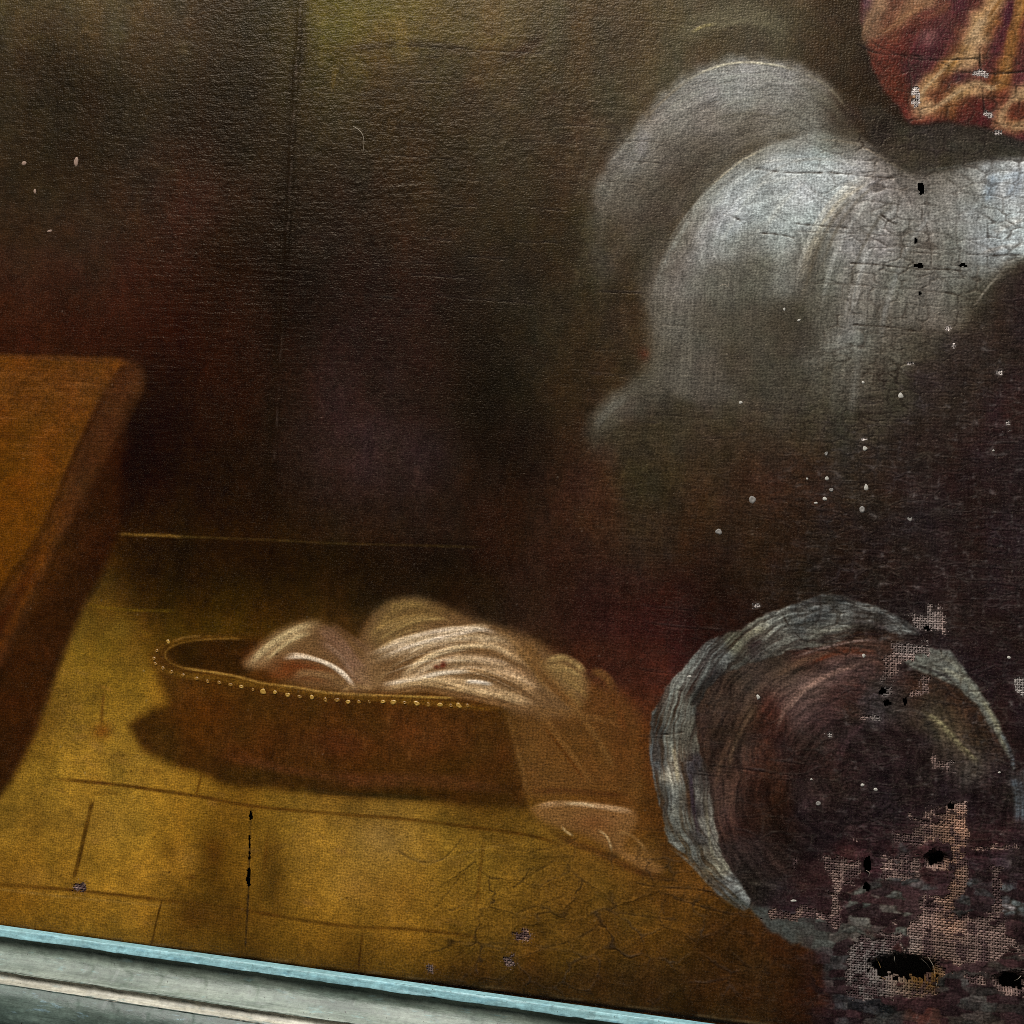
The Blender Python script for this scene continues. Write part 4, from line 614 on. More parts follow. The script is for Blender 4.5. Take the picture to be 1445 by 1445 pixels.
crack = np.clip(np.maximum(np.maximum(cA, 0.8 * cB), np.maximum(hl, .8 * cD)), 0, 1)
# dirt in the cracks of light paint, pale ground and caught light painted along the cracks of dark paint
COL += (COL.mean(-1, keepdims=True) * np.array([1.12, .98, .90], np.float32) - COL) * (0.04 + 0.12 * sm(60, 35, lum))[..., None]     # old varnish dulls every colour a little
lig = sm(40, 80, lum)[..., None]
ckc = lig * np.array([30, 22, 16], np.float32) + (1 - lig) * np.array([13, 9, 9], np.float32)
amp = (0.72 * lig + 0.62 * (1 - lig)) * (0.35 + 1.3 * fbm(XX, YY, 60, 3, 78) ** 1.5)[..., None] + (0.4 * hl)[..., None]
lift = np.roll(crack, 1, 0)                         # crack net shifted to the lip
COL = COL * (1 + 0.22 * np.clip(np.roll(crack, 2, 0) - crack, 0, 1))[..., None]  # one edge of each crack brightened, as light catching it
COL = COL * (1 - amp * crack[..., None]) + ckc * amp * crack[..., None]
lip_ = np.clip(np.roll(crack, -2, 0) * 1.3 - 0.5 * crack, 0, 1) * (0.25 + 0.9 * vn(XX / 21, YY / 11, 213)) * (1 - lig[..., 0])      # pale upper lip: bare ground and caught light, both painted
COL += (np.array([98, 88, 82]) - COL) * (0.52 * lip_)[..., None]

mo = fbm(XX * 1.2, YY, 16, 4, 190, 0.7) - 0.5; mo2 = fbm(XX, YY, 7, 3, 195, 0.8) - 0.5          # patchy old glaze
drk = 1 - 0.85 * sm(40, 80, lum)
COL *= (1 + (0.42 * mo + 0.34 * mo2) * drk)[..., None]
COL *= (1 + 0.16 * GRAIN)[..., None]
COL[..., 0] *= 1 + 0.16 * drk * (fbm(XX, YY, 34, 3, 197) - .5); COL[..., 2] *= 1 + 0.22 * drk * (fbm(XX, YY, 34, 3, 199) - .5)
lb_ = np.clip(np.maximum(cA, cB) + hl, 0, 1) * sm(.70, .92, vn(XX / 13, YY / 3.5, 201)) * sm(1000, 1120, XX) * sm(330, 480, YY) * (1 - lig[..., 0])
COL += (np.array([138, 130, 126]) - COL) * (0.45 * lb_)[..., None]      # flaked lips of the cracks show the pale ground
rc = dom(1150, 1700, 1170, 1700, 40)
rp = rc * sm(1225, 1260, YY) * sm(.50, .56, 0.6 * rnd(iB, 12) + 0.4 * rnd(iA, 13))
COL += (np.array([46, 32, 33]) - COL) * (0.85 * rp)[..., None]      # grey and purple plates lie mixed
COL *= (1 + rc * (0.75 * (fbm(XX, YY, 5, 3, 207, .8) - .5) + 0.55 * (rnd(iB, 8) - .5) + .3 * (fbm(XX, YY, 40, 2, 209) - .5)))[..., None]
COL[..., 0] *= 1 + .12 * rc * (rnd(iB, 9) - .3)
# paint lost down to the linen (boxes with ragged, thread-bound edges; whole plates go)
LOSS = [(1286, 862, 1337, 893, 1.0), (1306, 850, 1316, 866, .8), (1262, 905, 1314, 923, 1.0), (1246, 926, 1272, 960, .95), (1256, 920, 1290, 936, .8), (1240, 966, 1262, 984, .75), (1296, 955, 1311, 980, 1.0), (1282, 974, 1300, 982, .9), (1214, 1004, 1250, 1018, .75), (1233, 1014, 1243, 1100, .6), (1312, 1062, 1322, 1078, .9), (1316, 1074, 1340, 1084, .9), (1334, 1083, 1354, 1090, .8), (1350, 1092, 1382, 1099, .7), (1342, 1070, 1352, 1078, .8),
        (1286, 1150, 1365, 1192, .92), (1160, 1208, 1215, 1245, .86), (1240, 1208, 1300, 1245, .86), (1340, 1130, 1365, 1270, .93), (1296, 1262, 1345, 1302, .93), (1282, 1290, 1420, 1360, .93), (1194, 1318, 1270, 1410, .9), (1166, 1252, 1188, 1306, .88), (1085, 1282, 1165, 1297, .9), (1396, 1222, 1416, 1290, .88), (1366, 1188, 1445, 1200, .8), (1300, 1130, 1345, 1152, .7), (1262, 1172, 1310, 1190, .85), (1250, 1385, 1330, 1408, .88), (1160, 1240, 1215, 1252, .75), (1415, 1330, 1450, 1350, .7), (1360, 1376, 1392, 1392, .8), (1440, 1400, 1470, 1420, .8), (1196, 1175, 1222, 1188, .6), (1340, 1340, 1420, 1356, .85), (1060, 1290, 1084, 1300, .7), (1030, 1290, 1066, 1297, .55), (1270, 1330, 1300, 1352, .9), (1400, 1320, 1430, 1352, .7), (1390, 1200, 1470, 1232, .35), (1220, 1380, 1260, 1400, .9), (1338, 1095, 1358, 1135, .45), (1290, 1095, 1302, 1140, .55), (1425, 1010, 1440, 1020, .3),
        (1432, 958, 1452, 978, 1.0), (1062, 851, 1075, 858, 1.0), (1404, 522, 1413, 529, 1.0), (1418, 592, 1427, 601, .95), (1422, 604, 1430, 610, 1.0), (1411, 609, 1417, 615, 1.0), (1215, 618, 1227, 622, 1.0), (1167, 1030, 1176, 1044, .8), (1120, 1033, 1144, 1036, .9), (1283, 122, 1296, 152, .95), (1372, 99, 1397, 110, .8), (1388, 158, 1400, 167, .9), (1404, 184, 1413, 190, 1.0), (1368, 738, 1380, 748, .8), (1334, 480, 1352, 494, .75), (1330, 455, 1348, 468, .7), (1340, 412, 1352, 424, .55), (1280, 510, 1296, 516, .8), (1050, 1374, 1112, 1392, .45), (725, 1312, 748, 1330, .95), (703, 1348, 726, 1368, .7), (602, 1362, 611, 1373, .9), (95, 1245, 124, 1259, .74), (628, 1324, 648, 1330, .7), (655, 1330, 672, 1338, .6), (612, 1335, 622, 1342, .7), (543, 1316, 554, 1319, .8), (1285, 745, 1292, 758, .6), (1180, 1120, 1200, 1126, .3), (1118, 1205, 1126, 1232, .85), (1108, 1222, 1126, 1228, .8), (1370, 18, 1392, 30, .3)]
LF = np.zeros_like(XX)
thr_x = np.floor(XX / 4.6); thr_y = np.floor((YY - 0.07 * XX) / 4.4)
rag = TAB[thr_y.astype(int) & 255, (np.floor(XX / 17)).astype(int) & 255] * 0.5 + TAB[(np.floor(YY / 15)).astype(int) & 255, (thr_x.astype(int) + 77) & 255] * 0.5 - 0.5
WX = XX + 17 * (fbm(XX, YY, 26, 3, 85, .65) - .5) + 4 * rag; WY = YY + 15 * (fbm(XX, YY, 22, 3, 88, .65) - .5) + 3 * rag
for (a, b, c, d, s) in LOSS:
    e = min(13.0, 0.42 * min(c - a, d - b) + 1.2)
    w = win(a - 22, c + 22, b - 22, d + 22)
    if w is None: continue
    bigr = min(c - a, d - b) > 11; gx_, gy_ = (WX[w], WY[w]) if bigr else (XX[w], YY[w])
    q = np.minimum(np.minimum(gx_ - a, c - gx_), np.minimum(gy_ - b, d - gy_)) + e * 1.2 * rag[w]
    LF[w] = np.maximum(LF[w], s * sm(-e * .35, e * .35, q))
LF = 0.45 * LF + 0.55 * blur(LF, 3)
LF = np.maximum(LF, 0.43 * dom(1185, 1440, 1150, 1400, 40))
eC, iC = cells(11, 5, 0.95, 9, 1080, 2.0)
plate = 0.38 * rnd(iB, 1) + 0.14 * rnd(iA, 2) + 0.38 * rnd(iC, 3) + 0.10 * vn(XX / 3, YY / 3, 83)
big = dom(1150, 1500, 1130, 1450, 30)
loss = (LF * np.where(big > .3, 0.86, 1.0) > 0.30 + 0.62 * np.where(big > 0.3, plate, 0.35 + 0.3 * vn(XX / 5, YY / 5, 80)))
loss |= (eB < 1.5) & (LF > 0.66)                    # the joints between plates open up first
HOLES = [(1276, 1366, 45, 16, 7), (1224, 1219, 5.5, 12, 2), (1223, 1251, 5, 7, 2), (1321, 1213, 12, 10, 4.5), (1428, 1386, 19, 12, 4.5), (1341, 1137, 5, 4, 1.5), (1308, 887, 5.5, 4, 1.5), (354, 1150, 2.2, 7, 1), (351, 1238, 2.4, 14, 1.2), (352, 1196, 1.3, 18, .8), (1299, 266, 4.5, 8, 2), (1297, 375, 6, 4, 2), (1292, 340, 2.2, 4, 1), (1358, 374, 6, 3.2, 2), (1245, 976, 5, 5, 2), (1252, 992, 6, 4, 2), (1277, 990, 3, 5, 1.5), (1298, 414, 3, 3, 1)]
hole = np.zeros(XX.shape, bool)
HD = np.full_like(XX, 99.0)
for (cx, cy, rx, ry, jg) in HOLES:
    w = win(cx - rx - 26, cx + rx + 26, cy - ry - 26, cy + ry + 26)
    u = np.hypot((XX[w] - cx) / rx, (YY[w] - 0.05 * (XX[w] - cx) - cy) / ry)
    q = (u - 1) * min(rx, ry) * 1.1 + jg * (vn(XX[w] / 4.6, YY[w] / 4.4, 5) - 0.5) * 2
    hole[w] |= q < 0
    if rx > 8: HD[w] = np.minimum(HD[w], (u - 1) * min(rx, ry) * 1.6)
loss |= HD < 4 + 10 * (rag + .5)
loss &= ~hole
# stained brown round the tears
st = np.exp(-np.clip(np.hypot((XX - 1305) / 1.3, YY - 1380) - 12, 0, 99) / 12)
# colour of the bare linen: flax, greyed by dust, warm where the stretcher is near
LIN = np.empty_like(COL)
ln = fbm(XX, YY, 34, 4, 120)
LIN[:] = np.array([110, 91, 84], np.float32)
warm = np.clip(np.exp(-((XX - 1345 + 0.05 * (YY - 1250)) / 22) ** 2) * sm(1120, 1160, YY) * sm(1345, 1300, YY) + dom(725, 750, 1305, 1335, 10) + 0.5 * dom(1090, 1130, 1275, 1300, 20) + 0.5 * dom(1300, 1420, 1155, 1200, 20), 0, 1)
gry = np.clip(dom(1190, 1260, 1320, 1420, 25) + dom(1225, 1260, 960, 1110, 12) + 0.6 * dom(1270, 1300, 1000, 1400, 14) * sm(1310, 1330, YY) + 0.7 * dom(1262, 1330, 850, 930, 12), 0, 1)
pale = np.clip(1 - dom(1000, 1500, 1110, 1500, 40) - dom(1190, 1345, 840, 1110, 20), 0, 1) * sm(900, 1000, XX)
LIN += ((np.array([124, 96, 80]) - LIN) * warm[..., None]); LIN += ((np.array([98, 94, 92]) - LIN) * (gry * .8)[..., None]); LIN += ((np.array([176, 168, 162]) - LIN) * (pale * .9)[..., None])
LIN += (np.array([84, 56, 18]) - LIN) * (np.clip(st, 0, 1) * .85)[..., None]
LIN *= (0.64 + 0.66 * ln)[..., None]
rsd = sm(.50, .38, fbm(XX, YY, 16, 4, 123, .7)) * sm(1050, 1150, YY)      # paint still caught between the threads
LIN += (np.array([56, 42, 43]) - LIN) * (0.75 * rsd)[..., None]
# rim of white ground left at the border of the losses
lb = blur(loss.astype(np.float32), 1); rim = np.clip(lb * 1.6, 0, 1) * (~loss) * (0.15 + 0.5 * vn(XX / 6, YY / 6, 130))
COL += (np.clip(LIN * 1.05, 0, 255) - COL) * np.clip(rim, 0, .45)[..., None]

# relief of the paint skin
leath = np.clip((0.55 + 0.9 * fbm(XX, YY, 90, 3, 158)) * dom(-300, 640, -300, 330, 90) + 0.55 * dom(600, 1000, -300, 260, 80) + 0.45 * dom(200, 640, 300, 760, 80) + 0.22, 0, 1) * (1 - 0.72 * sm(840, 900, YY) * sm(980, 900, XX))
rough = 0.9 * (fbm(XX + 3 * n1, YY * 1.15, 5, 2, 140, 0.8) - 0.5) + 0.5 * (fbm(XX, YY, 14, 2, 143) - .5)
weft = vn(XX / 26, (YY - 0.04 * XX) / 2.3, 150) - 0.5; warp_ = vn(XX / 2.3, YY / 24, 151) - 0.5
crease = 1 - np.abs(2 * fbm(XX, YY * 1.7, 38, 3, 155) - 1)
HGT += leath * (0.72 * rough + 0.22 * weft + 0.18 * warp_) + 0.10 * GRAIN
HGT += 0.22 * sm(0.90, 0.99, crease) * dom(430, 900, -300, 330, 80)
HGT += (0.32 * weft) * (dom(800, 1500, 480, 900, 60) + dom(0, 240, 480, 660, 40) + .7 * dom(150, 450, 250, 500, 60))
HGT += 3.5 * (fbm(XX, YY, 330, 2, 160) - 0.5) + 1.0 * (fbm(XX, YY, 85, 2, 165) - 0.5)
KK = np.clip(KA + KB, 0, 1)
HGT += KA * (1.0 * np.exp(-eA / 3.2) + 0.9 * (rnd(iA, 5) - .5) + 0.03 * (rnd(iA, 6) - .5) * (XX % 44) ) * 0.22 + KB * 0.18 * np.exp(-eB / 2.0) + KB * 0.07 * (rnd(iB, 5) - .5) * sm(0, 2, eB)
HGT += KD * (1.1 * np.exp(-eD / 5.0) + 0.8 * (rnd(iD, 4) - .5))
HGT -= 0.75 * crack
sx = 424 - 0.056 * YY                                # the sewn seam down the canvas
HGT += (1.3 * np.exp(-((XX - sx - 3 * (vn(YY / 40, XX * 0, 170) - .5)) / 4) ** 2) - 0.35 * np.exp(-((XX - sx - 8) / 4) ** 2)) * (0.5 + vn(YY / 25, XX * 0, 171)) * sm(1000, 800, YY)
sm_ = np.exp(-((XX - sx + 2 - 3 * vn(YY / 30, XX * 0, 174)) / 1.8) ** 2) * sm(.4, .85, vn(YY / 12, XX / 3, 172)) * sm(.35, .6, vn(YY / 60, XX * 0, 173)) * sm(900, 760, YY)
COL += (np.array([78, 66, 60]) - COL) * (0.5 * sm_)[..., None]
lipd = YY - (1310 + 0.1315 * XX)                     # scuffs along the frame, and its dark shadow gap painted in
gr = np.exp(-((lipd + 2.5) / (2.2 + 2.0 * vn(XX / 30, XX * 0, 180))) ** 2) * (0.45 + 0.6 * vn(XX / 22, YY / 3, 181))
COL *= (1 - 0.9 * np.clip(gr, 0, 1))[..., None]  # shade of the gap above the lip, put into the canvas colour
gs = np.exp(-((lipd + 7) / 2.0) ** 2) * sm(.55, .75, vn(XX / 26, YY / 4, 183))
COL += (np.array([120, 98, 66]) - COL) * (0.6 * gs)[..., None]
COL *= (1 - 0.35 * np.clip(np.exp(lipd / 26) * (0.4 + fbm(XX, YY, 40, 3, 184)), 0, 1) * (lipd < 0))[..., None]  # canvas darker towards the frame
# dust specks and pits
for k in range(420):
    x = rng.uniform(0, 1445); y = rng.uniform(0, 1300); HGT_r = rng.uniform(.7, 1.3)
    if k % 3 == 0: x = rng.uniform(1150, 1445); y = rng.uniform(480, 1300)
    speckle(x, y, HGT_r, (150, 142, 134), rng.uniform(.1, .45), 0.4)
for k in range(60):
    speckle(rng.uniform(60, 1100), rng.uniform(880, 1400), rng.uniform(.7, 1.5), (44, 24, 8), rng.uniform(.4, .9), -0.8)

# which painted thing each bit of the skin belongs to
PART = np.zeros(XX.shape, np.int16)
NAMES = ['painted_background', 'painted_floor', 'painted_table', 'painted_basket', 'painted_linen', 'painted_cloud', 'painted_red_robe', 'painted_grey_cloth']
def part(k, pts, smooth=False):
    w, m = polymask(pts, 0.6, smooth)
    PART[w][m > 0.5] = k
part(1, [(121, 852), (250, 860), (420, 868), (700, 880), (940, 1010), (960, 1180), (1020, 1250), (1150, 1340), (1170, 1700), (-255, 1700), (-255, 1500), (0, 1124), (50, 1034), (80, 958)])
part(2, [(-255, 494), (0, 500), (165, 505), (185, 508), (203, 522), (200, 555), (170, 610), (168, 745), (150, 800), (121, 852), (80, 958), (50, 1034), (0, 1124), (-255, 1500)])
part(3, [(181, 1024), (200, 1008), (232, 996), (214, 926), (226, 912), (250, 902), (345, 898), (720, 990), (742, 1120), (722, 1140), (597, 1129), (480, 1122), (322, 1108), (235, 1077), (201, 1057)])
part(4, [(345, 940), (362, 915), (395, 890), (440, 878), (462, 884), (500, 902), (516, 880), (548, 850), (590, 844), (640, 862), (735, 892), (790, 926), (850, 955), (895, 1000), (905, 1130), (898, 1165), (935, 1228), (870, 1208), (780, 1165), (748, 1140), (735, 1105), (715, 1004), (660, 990), (540, 982), (470, 977), (372, 962)])
part(5, [(832, 640), (832, 300), (856, 235), (930, 145), (975, 108), (1020, 90), (1080, 87), (1165, 118), (1216, 190), (1280, 240), (1340, 236), (1400, 224), (1445, 216), (1700, 230), (1700, 360), (1445, 362), (1400, 395), (1340, 480), (1260, 560), (1100, 600), (960, 580)])
part(6, [(1214, -255), (1214, 10), (1220, 50), (1228, 90), (1248, 125), (1268, 150), (1284, 176), (1330, 172), (1380, 178), (1420, 190), (1470, 205), (1700, 258), (1700, -255)])
part(7, [(918, 1035), (920, 1000), (930, 962), (950, 935), (1010, 896), (1060, 868), (1110, 850), (1160, 843), (1220, 855), (1270, 872), (1312, 912), (1340, 918), (1385, 978), (1420, 1050), (1445, 1085), (1700, 1150), (1700, 1700), (1170, 1700), (1160, 1345), (1080, 1300), (1010, 1252), (970, 1210), (945, 1170), (930, 1120)])

# plates that cling on alone in the ruined corner
near = blur(loss.astype(np.float32), 5)
fm = (big > 0.55) & (near > 0.30) & (~loss) & (~hole) & (eB < 8.9)
fid, fct = np.unique(iB[fm], return_counts=True)
keep = fid[(fct > 60)][:170]
FLK = np.full(XX.shape, -1, np.int32)
sel = np.searchsorted(keep, iB); sel = np.clip(sel, 0, len(keep) - 1)
FLK[(keep[sel] == iB) & (XX > 1130) & (YY > 1120) & ~loss & ~hole] = 0
FLK = np.where(FLK == 0, sel, -1)
HGT += np.where(FLK >= 0, 0.5, 0).astype(np.float32)

HAZE = np.array([0.0030, 0.0028, 0.0020], np.float32)     # what the varnish reflects back over the paint
# ------------------------------------------------------------------ helpers for things, parts and materials
def link(o, parent=None):
    COLL.objects.link(o)
    if parent is not None: o.parent = parent
    return o
def tag(o, label=None, cat=None, group=None, kind=None):
    if label: o['label'] = label
    if cat: o['category'] = cat
    if group: o['group'] = group
    if kind: o['kind'] = kind
    return o
def empty(name, loc=(0, 0, 0)):
    o = bpy.data.objects.new(name, None); o.location = loc; o.empty_display_size = 0.02
    return link(o)
def mesh_np(name, V, F, mat, parent=None, cols=None, nrm=None, smooth=True):
    """mesh object out of numpy vertices and quads (or triangles), with vertex colour and normals"""
    me = bpy.data.meshes.new(name)
    V = np.ascontiguousarray(V, np.float32); F = np.ascontiguousarray(F, np.int32); k = F.shape[1]
    me.vertices.add(len(V)); me.vertices.foreach_set('co', V.ravel())
    me.loops.add(F.size); me.loops.foreach_set('vertex_index', F.ravel())
    me.polygons.add(len(F)); me.polygons.foreach_set('loop_start', np.arange(0, F.size, k, dtype=np.int32))
    me.polygons.foreach_set('use_smooth', np.full(len(F), smooth))
    me.update(calc_edges=True)
    if cols is not None:
        a = me.attributes.new('paint', 'FLOAT_COLOR', 'POINT')
        c = np.ones((len(V), 4), np.float32); c[:, :cols.shape[1]] = cols
        a.data.foreach_set('color', c.ravel())
    if nrm is not None:
        a = me.attributes.new('custom_normal', 'FLOAT_VECTOR', 'POINT'); a.data.foreach_set('vector', np.ascontiguousarray(nrm, np.float32).ravel())
    me.materials.append(mat)
    return link(bpy.data.objects.new(name, me), parent)

def lin(c):
    c = np.clip(np.asarray(c, np.float32), 0, 255) / 255.0
    return np.where(c <= 0.04045, c / 12.92, ((c + 0.055) / 1.055) ** 2.4)

def new_mat(name):
    m = bpy.data.materials.new(name); m.use_nodes = True
    nt = m.node_tree; return m, nt, nt.nodes['Principled BSDF']
def nd(nt, typ, **kw):
    n = nt.nodes.new(typ)
    for k, v in kw.items():
        if k.startswith('i_'):
            n.inputs[int(k[2:]) if k[2:].isdigit() else k[2:].replace('_', ' ')].default_value = v
        else: setattr(n, k, v)
    return n

def paint_mat():
    m, nt, b = new_mat('aged_oil_paint')
    L = nt.links.new
    at = nd(nt, 'ShaderNodeAttribute', attribute_name='paint')
    tc = nd(nt, 'ShaderNodeTexCoord')
    ns = nd(nt, 'ShaderNodeTexNoise', i_Scale=1500.0, i_Detail=3.0); L(tc.outputs['Object'], ns.inputs['Vector'])
    mr = nd(nt, 'ShaderNodeMapRange'); mr.inputs[1].default_value = 0.32; mr.inputs[2].default_value = 0.68; mr.inputs[3].default_value = 0.58; mr.inputs[4].default_value = 1.30
    w1 = nd(nt, 'ShaderNodeTexWave', bands_direction='X', i_Scale=290.0, i_Distortion=7.0); w1.inputs['Detail'].default_value = 2.0; w1.inputs['Detail Scale'].default_value = 1.2
    w2 = nd(nt, 'ShaderNodeTexWave', bands_direction='Z', i_Scale=305.0, i_Distortion=8.0); w2.inputs['Detail'].default_value = 2.0; w2.inputs['Detail Scale'].default_value = 1.2
    L(tc.outputs['Object'], w1.inputs['Vector']); L(tc.outputs['Object'], w2.inputs['Vector'])
    ad = nd(nt, 'ShaderNodeMath', operation='ADD'); L(w1.outputs['Fac'], ad.inputs[0]); L(w2.outputs['Fac'], ad.inputs[1])
    nw = nd(nt, 'ShaderNodeMath', operation='MULTIPLY_ADD'); L(ad.outputs[0], nw.inputs[0]); nw.inputs[1].default_value = 0.085; L(ns.outputs['Fac'], nw.inputs[2])       # pigment sits thinner on the thread tops
    nw2 = nd(nt, 'ShaderNodeMath', operation='SUBTRACT'); L(nw.outputs[0], nw2.inputs[0]); nw2.inputs[1].default_value = 0.085
    L(nw2.outputs[0], mr.inputs[0])
    mx = nd(nt, 'ShaderNodeVectorMath', operation='SCALE'); L(at.outputs['Color'], mx.inputs[0]); L(mr.outputs[0], mx.inputs['Scale'])
    fn_ = nd(nt, 'ShaderNodeTexNoise', i_Scale=3000.0, i_Detail=1.0); L(tc.outputs['Object'], fn_.inputs['Vector'])          # fine pale flecks scattered over the paint
    fr = nd(nt, 'ShaderNodeMapRange'); fr.inputs[1].default_value = 0.60; fr.inputs[2].default_value = 0.74; fr.inputs[4].default_value = 0.22; L(fn_.outputs['Fac'], fr.inputs[0])
    fx_ = nd(nt, 'ShaderNodeMix', data_type='RGBA'); L(fr.outputs[0], fx_.inputs[0]); L(mx.outputs[0], fx_.inputs[6]); fx_.inputs[7].default_value = (0.115, 0.088, 0.062, 1)
    L(fx_.outputs[2], b.inputs['Base Color'])
    rn = nd(nt, 'ShaderNodeTexNoise', i_Scale=22.0, i_Detail=4.0); L(tc.outputs['Object'], rn.inputs['Vector'])
    rr = nd(nt, 'ShaderNodeMapRange'); rr.inputs[3].default_value = 0.26; rr.inputs[4].default_value = 0.40; L(rn.outputs['Fac'], rr.inputs[0]); L(rr.outputs[0], b.inputs['Roughness'])
    b.inputs['IOR'].default_value = 1.45; b.inputs['Specular IOR Level'].default_value = 0.11; b.inputs['Specular Tint'].default_value = (1.0, 0.80, 0.55, 1)      # yellowed varnish
    ad2 = nd(nt, 'ShaderNodeMath', operation='MULTIPLY_ADD'); L(ns.outputs['Fac'], ad2.inputs[0]); ad2.inputs[1].default_value = 7.0; L(ad.outputs[0], ad2.inputs[2])
    bp = nd(nt, 'ShaderNodeBump'); bp.inputs['Strength'].default_value = 1.0; bp.inputs['Distance'].default_value = 0.000022
    L(ad2.outputs[0], bp.inputs['Height']); L(bp.outputs[0], b.inputs['Normal'])
    return m

def linen_mat():
    m, nt, b = new_mat('bare_linen_thread')
    L = nt.links.new
    at = nd(nt, 'ShaderNodeAttribute', attribute_name='paint'); tc = nd(nt, 'ShaderNodeTexCoord')
    ns = nd(nt, 'ShaderNodeTexNoise', i_Scale=2400.0, i_Detail=3.0); L(tc.outputs['Object'], ns.inputs['Vector'])
    mr = nd(nt, 'ShaderNodeMapRange'); mr.inputs[1].default_value = 0.25; mr.inputs[2].default_value = 0.75; mr.inputs[3].default_value = 0.6; mr.inputs[4].default_value = 1.4; L(ns.outputs['Fac'], mr.inputs[0])
    mx = nd(nt, 'ShaderNodeVectorMath', operation='SCALE'); L(at.outputs['Color'], mx.inputs[0]); L(mr.outputs[0], mx.inputs['Scale']); L(mx.outputs[0], b.inputs['Base Color'])
    b.inputs['Roughness'].default_value = 0.85; b.inputs['Specular IOR Level'].default_value = 0.11; b.inputs['Specular Tint'].default_value = (1.0, 0.80, 0.55, 1)      # yellowed varnish
    return m

def plain_mat(name, col, rough=0.6, var=0.25, scale=900.0, spec=0.4):
    m, nt, b = new_mat(name); L = nt.links.new
    tc = nd(nt, 'ShaderNodeTexCoord'); ns = nd(nt, 'ShaderNodeTexNoise', i_Scale=scale, i_Detail=4.0); L(tc.outputs['Object'], ns.inputs['Vector'])
    cr = nd(nt, 'ShaderNodeValToRGB'); c = lin(col)
    cr.color_ramp.elements[0].position = 0.3; cr.color_ramp.elements[1].position = 0.7
    cr.color_ramp.elements[0].color = tuple(c * (1 - var)) + (1,); cr.color_ramp.elements[1].color = tuple(np.clip(c * (1 + var), 0, .95)) + (1,)
    L(ns.outputs['Fac'], cr.inputs[0]); L(cr.outputs[0], b.inputs['Base Color'])
    b.inputs['Roughness'].default_value = rough; b.inputs['Specular IOR Level'].default_value = spec
    return m

# ------------------------------------------------------------------ wall behind the canvas
MW = plain_mat('dark_wall_plaster', (60, 54, 46), 0.9, 0.3, 40)
wz = [(-0.6, 0.03, -0.6), (0.6, 0.03, -0.6), (0.6, 0.03, 0.6), (-0.6, 0.03, 0.6)]
wall = mesh_np('wall', np.array(wz), np.array([[0, 1, 2, 3]]), MW, smooth=False); tag(wall, kind='structure')

# ------------------------------------------------------------------ the canvas with its skin of paint
LIPY = -0.0045                                        # the sight edge stands this far before the canvas
ZL = on_plane(480, 1374, LIPY).z                      # height of the frame's inner edge
ZB = ZL - 0.006
cor = [on_plane(px, py) for px in (0, 1445) for py in (0, 1445)]
X0, X1 = min(c.x for c in cor), max(c.x for c in cor); Z1 = max(c.z for c in cor)
MG = 0.062
FINE = 0.00034
def axis(a, b, lo, hi):
    parts = [np.arange(a, b, FINE)]
    if lo: parts.insert(0, np.linspace(a - MG, a, 52, endpoint=False))
    if hi: parts.append(np.linspace(b, b + MG, 52))
    return np.concatenate(parts)
ax = axis(X0 - 0.002, X1 + 0.002, True, True); az = axis(ZB, Z1 + 0.002, False, True)
nx, nz = len(ax), len(az)
VX, VZ = np.meshgrid(ax, az)
px, py = project(np.stack([VX.ravel(), np.zeros(VX.size), VZ.ravel()], 1))
fx = np.clip(px + G, 0, NW - 2.01); fy = np.clip(py + G, 0, NW - 2.01)
ix = fx.astype(np.int64); iy = fy.astype(np.int64); tx = (fx - ix).astype(np.float32); ty = (fy - iy).astype(np.float32)
def samp(A):
    if A.ndim == 3: u, v = tx[:, None], ty[:, None]
    else: u, v = tx, ty
    return (A[iy, ix] * (1 - u) + A[iy, ix + 1] * u) * (1 - v) + (A[iy + 1, ix] * (1 - u) + A[iy + 1, ix + 1] * u) * v
vh = (samp(HGT) * U).reshape(nz, nx)
LIGHT = 1.0
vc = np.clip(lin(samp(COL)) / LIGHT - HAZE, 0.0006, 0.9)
gz, gxx = np.gradient(vh, az, ax)
nr = np.stack([-gxx.ravel(), -np.ones(vh.size), -gz.ravel()], 1)       # face towards -y
nr /= np.linalg.norm(nr, axis=1, keepdims=True)
VV = np.stack([VX.ravel(), -vh.ravel(), VZ.ravel()], 1)
I = np.arange(nx * nz).reshape(nz, nx)
Q = np.stack([I[:-1, :-1].ravel(), I[:-1, 1:].ravel(), I[1:, 1:].ravel(), I[1:, :-1].ravel()], 1)
rx = np.clip(np.round(px[Q].mean(1) + G), 0, NW - 1).astype(int); ry = np.clip(np.round(py[Q].mean(1) + G), 0, NW - 1).astype(int)
gone = loss[ry, rx] | hole[ry, rx]
pid = PART[ry, rx].astype(np.int32); fk = FLK[ry, rx]
pid[fk >= 0] = 100 + fk[fk >= 0]; pid[gone] = -1

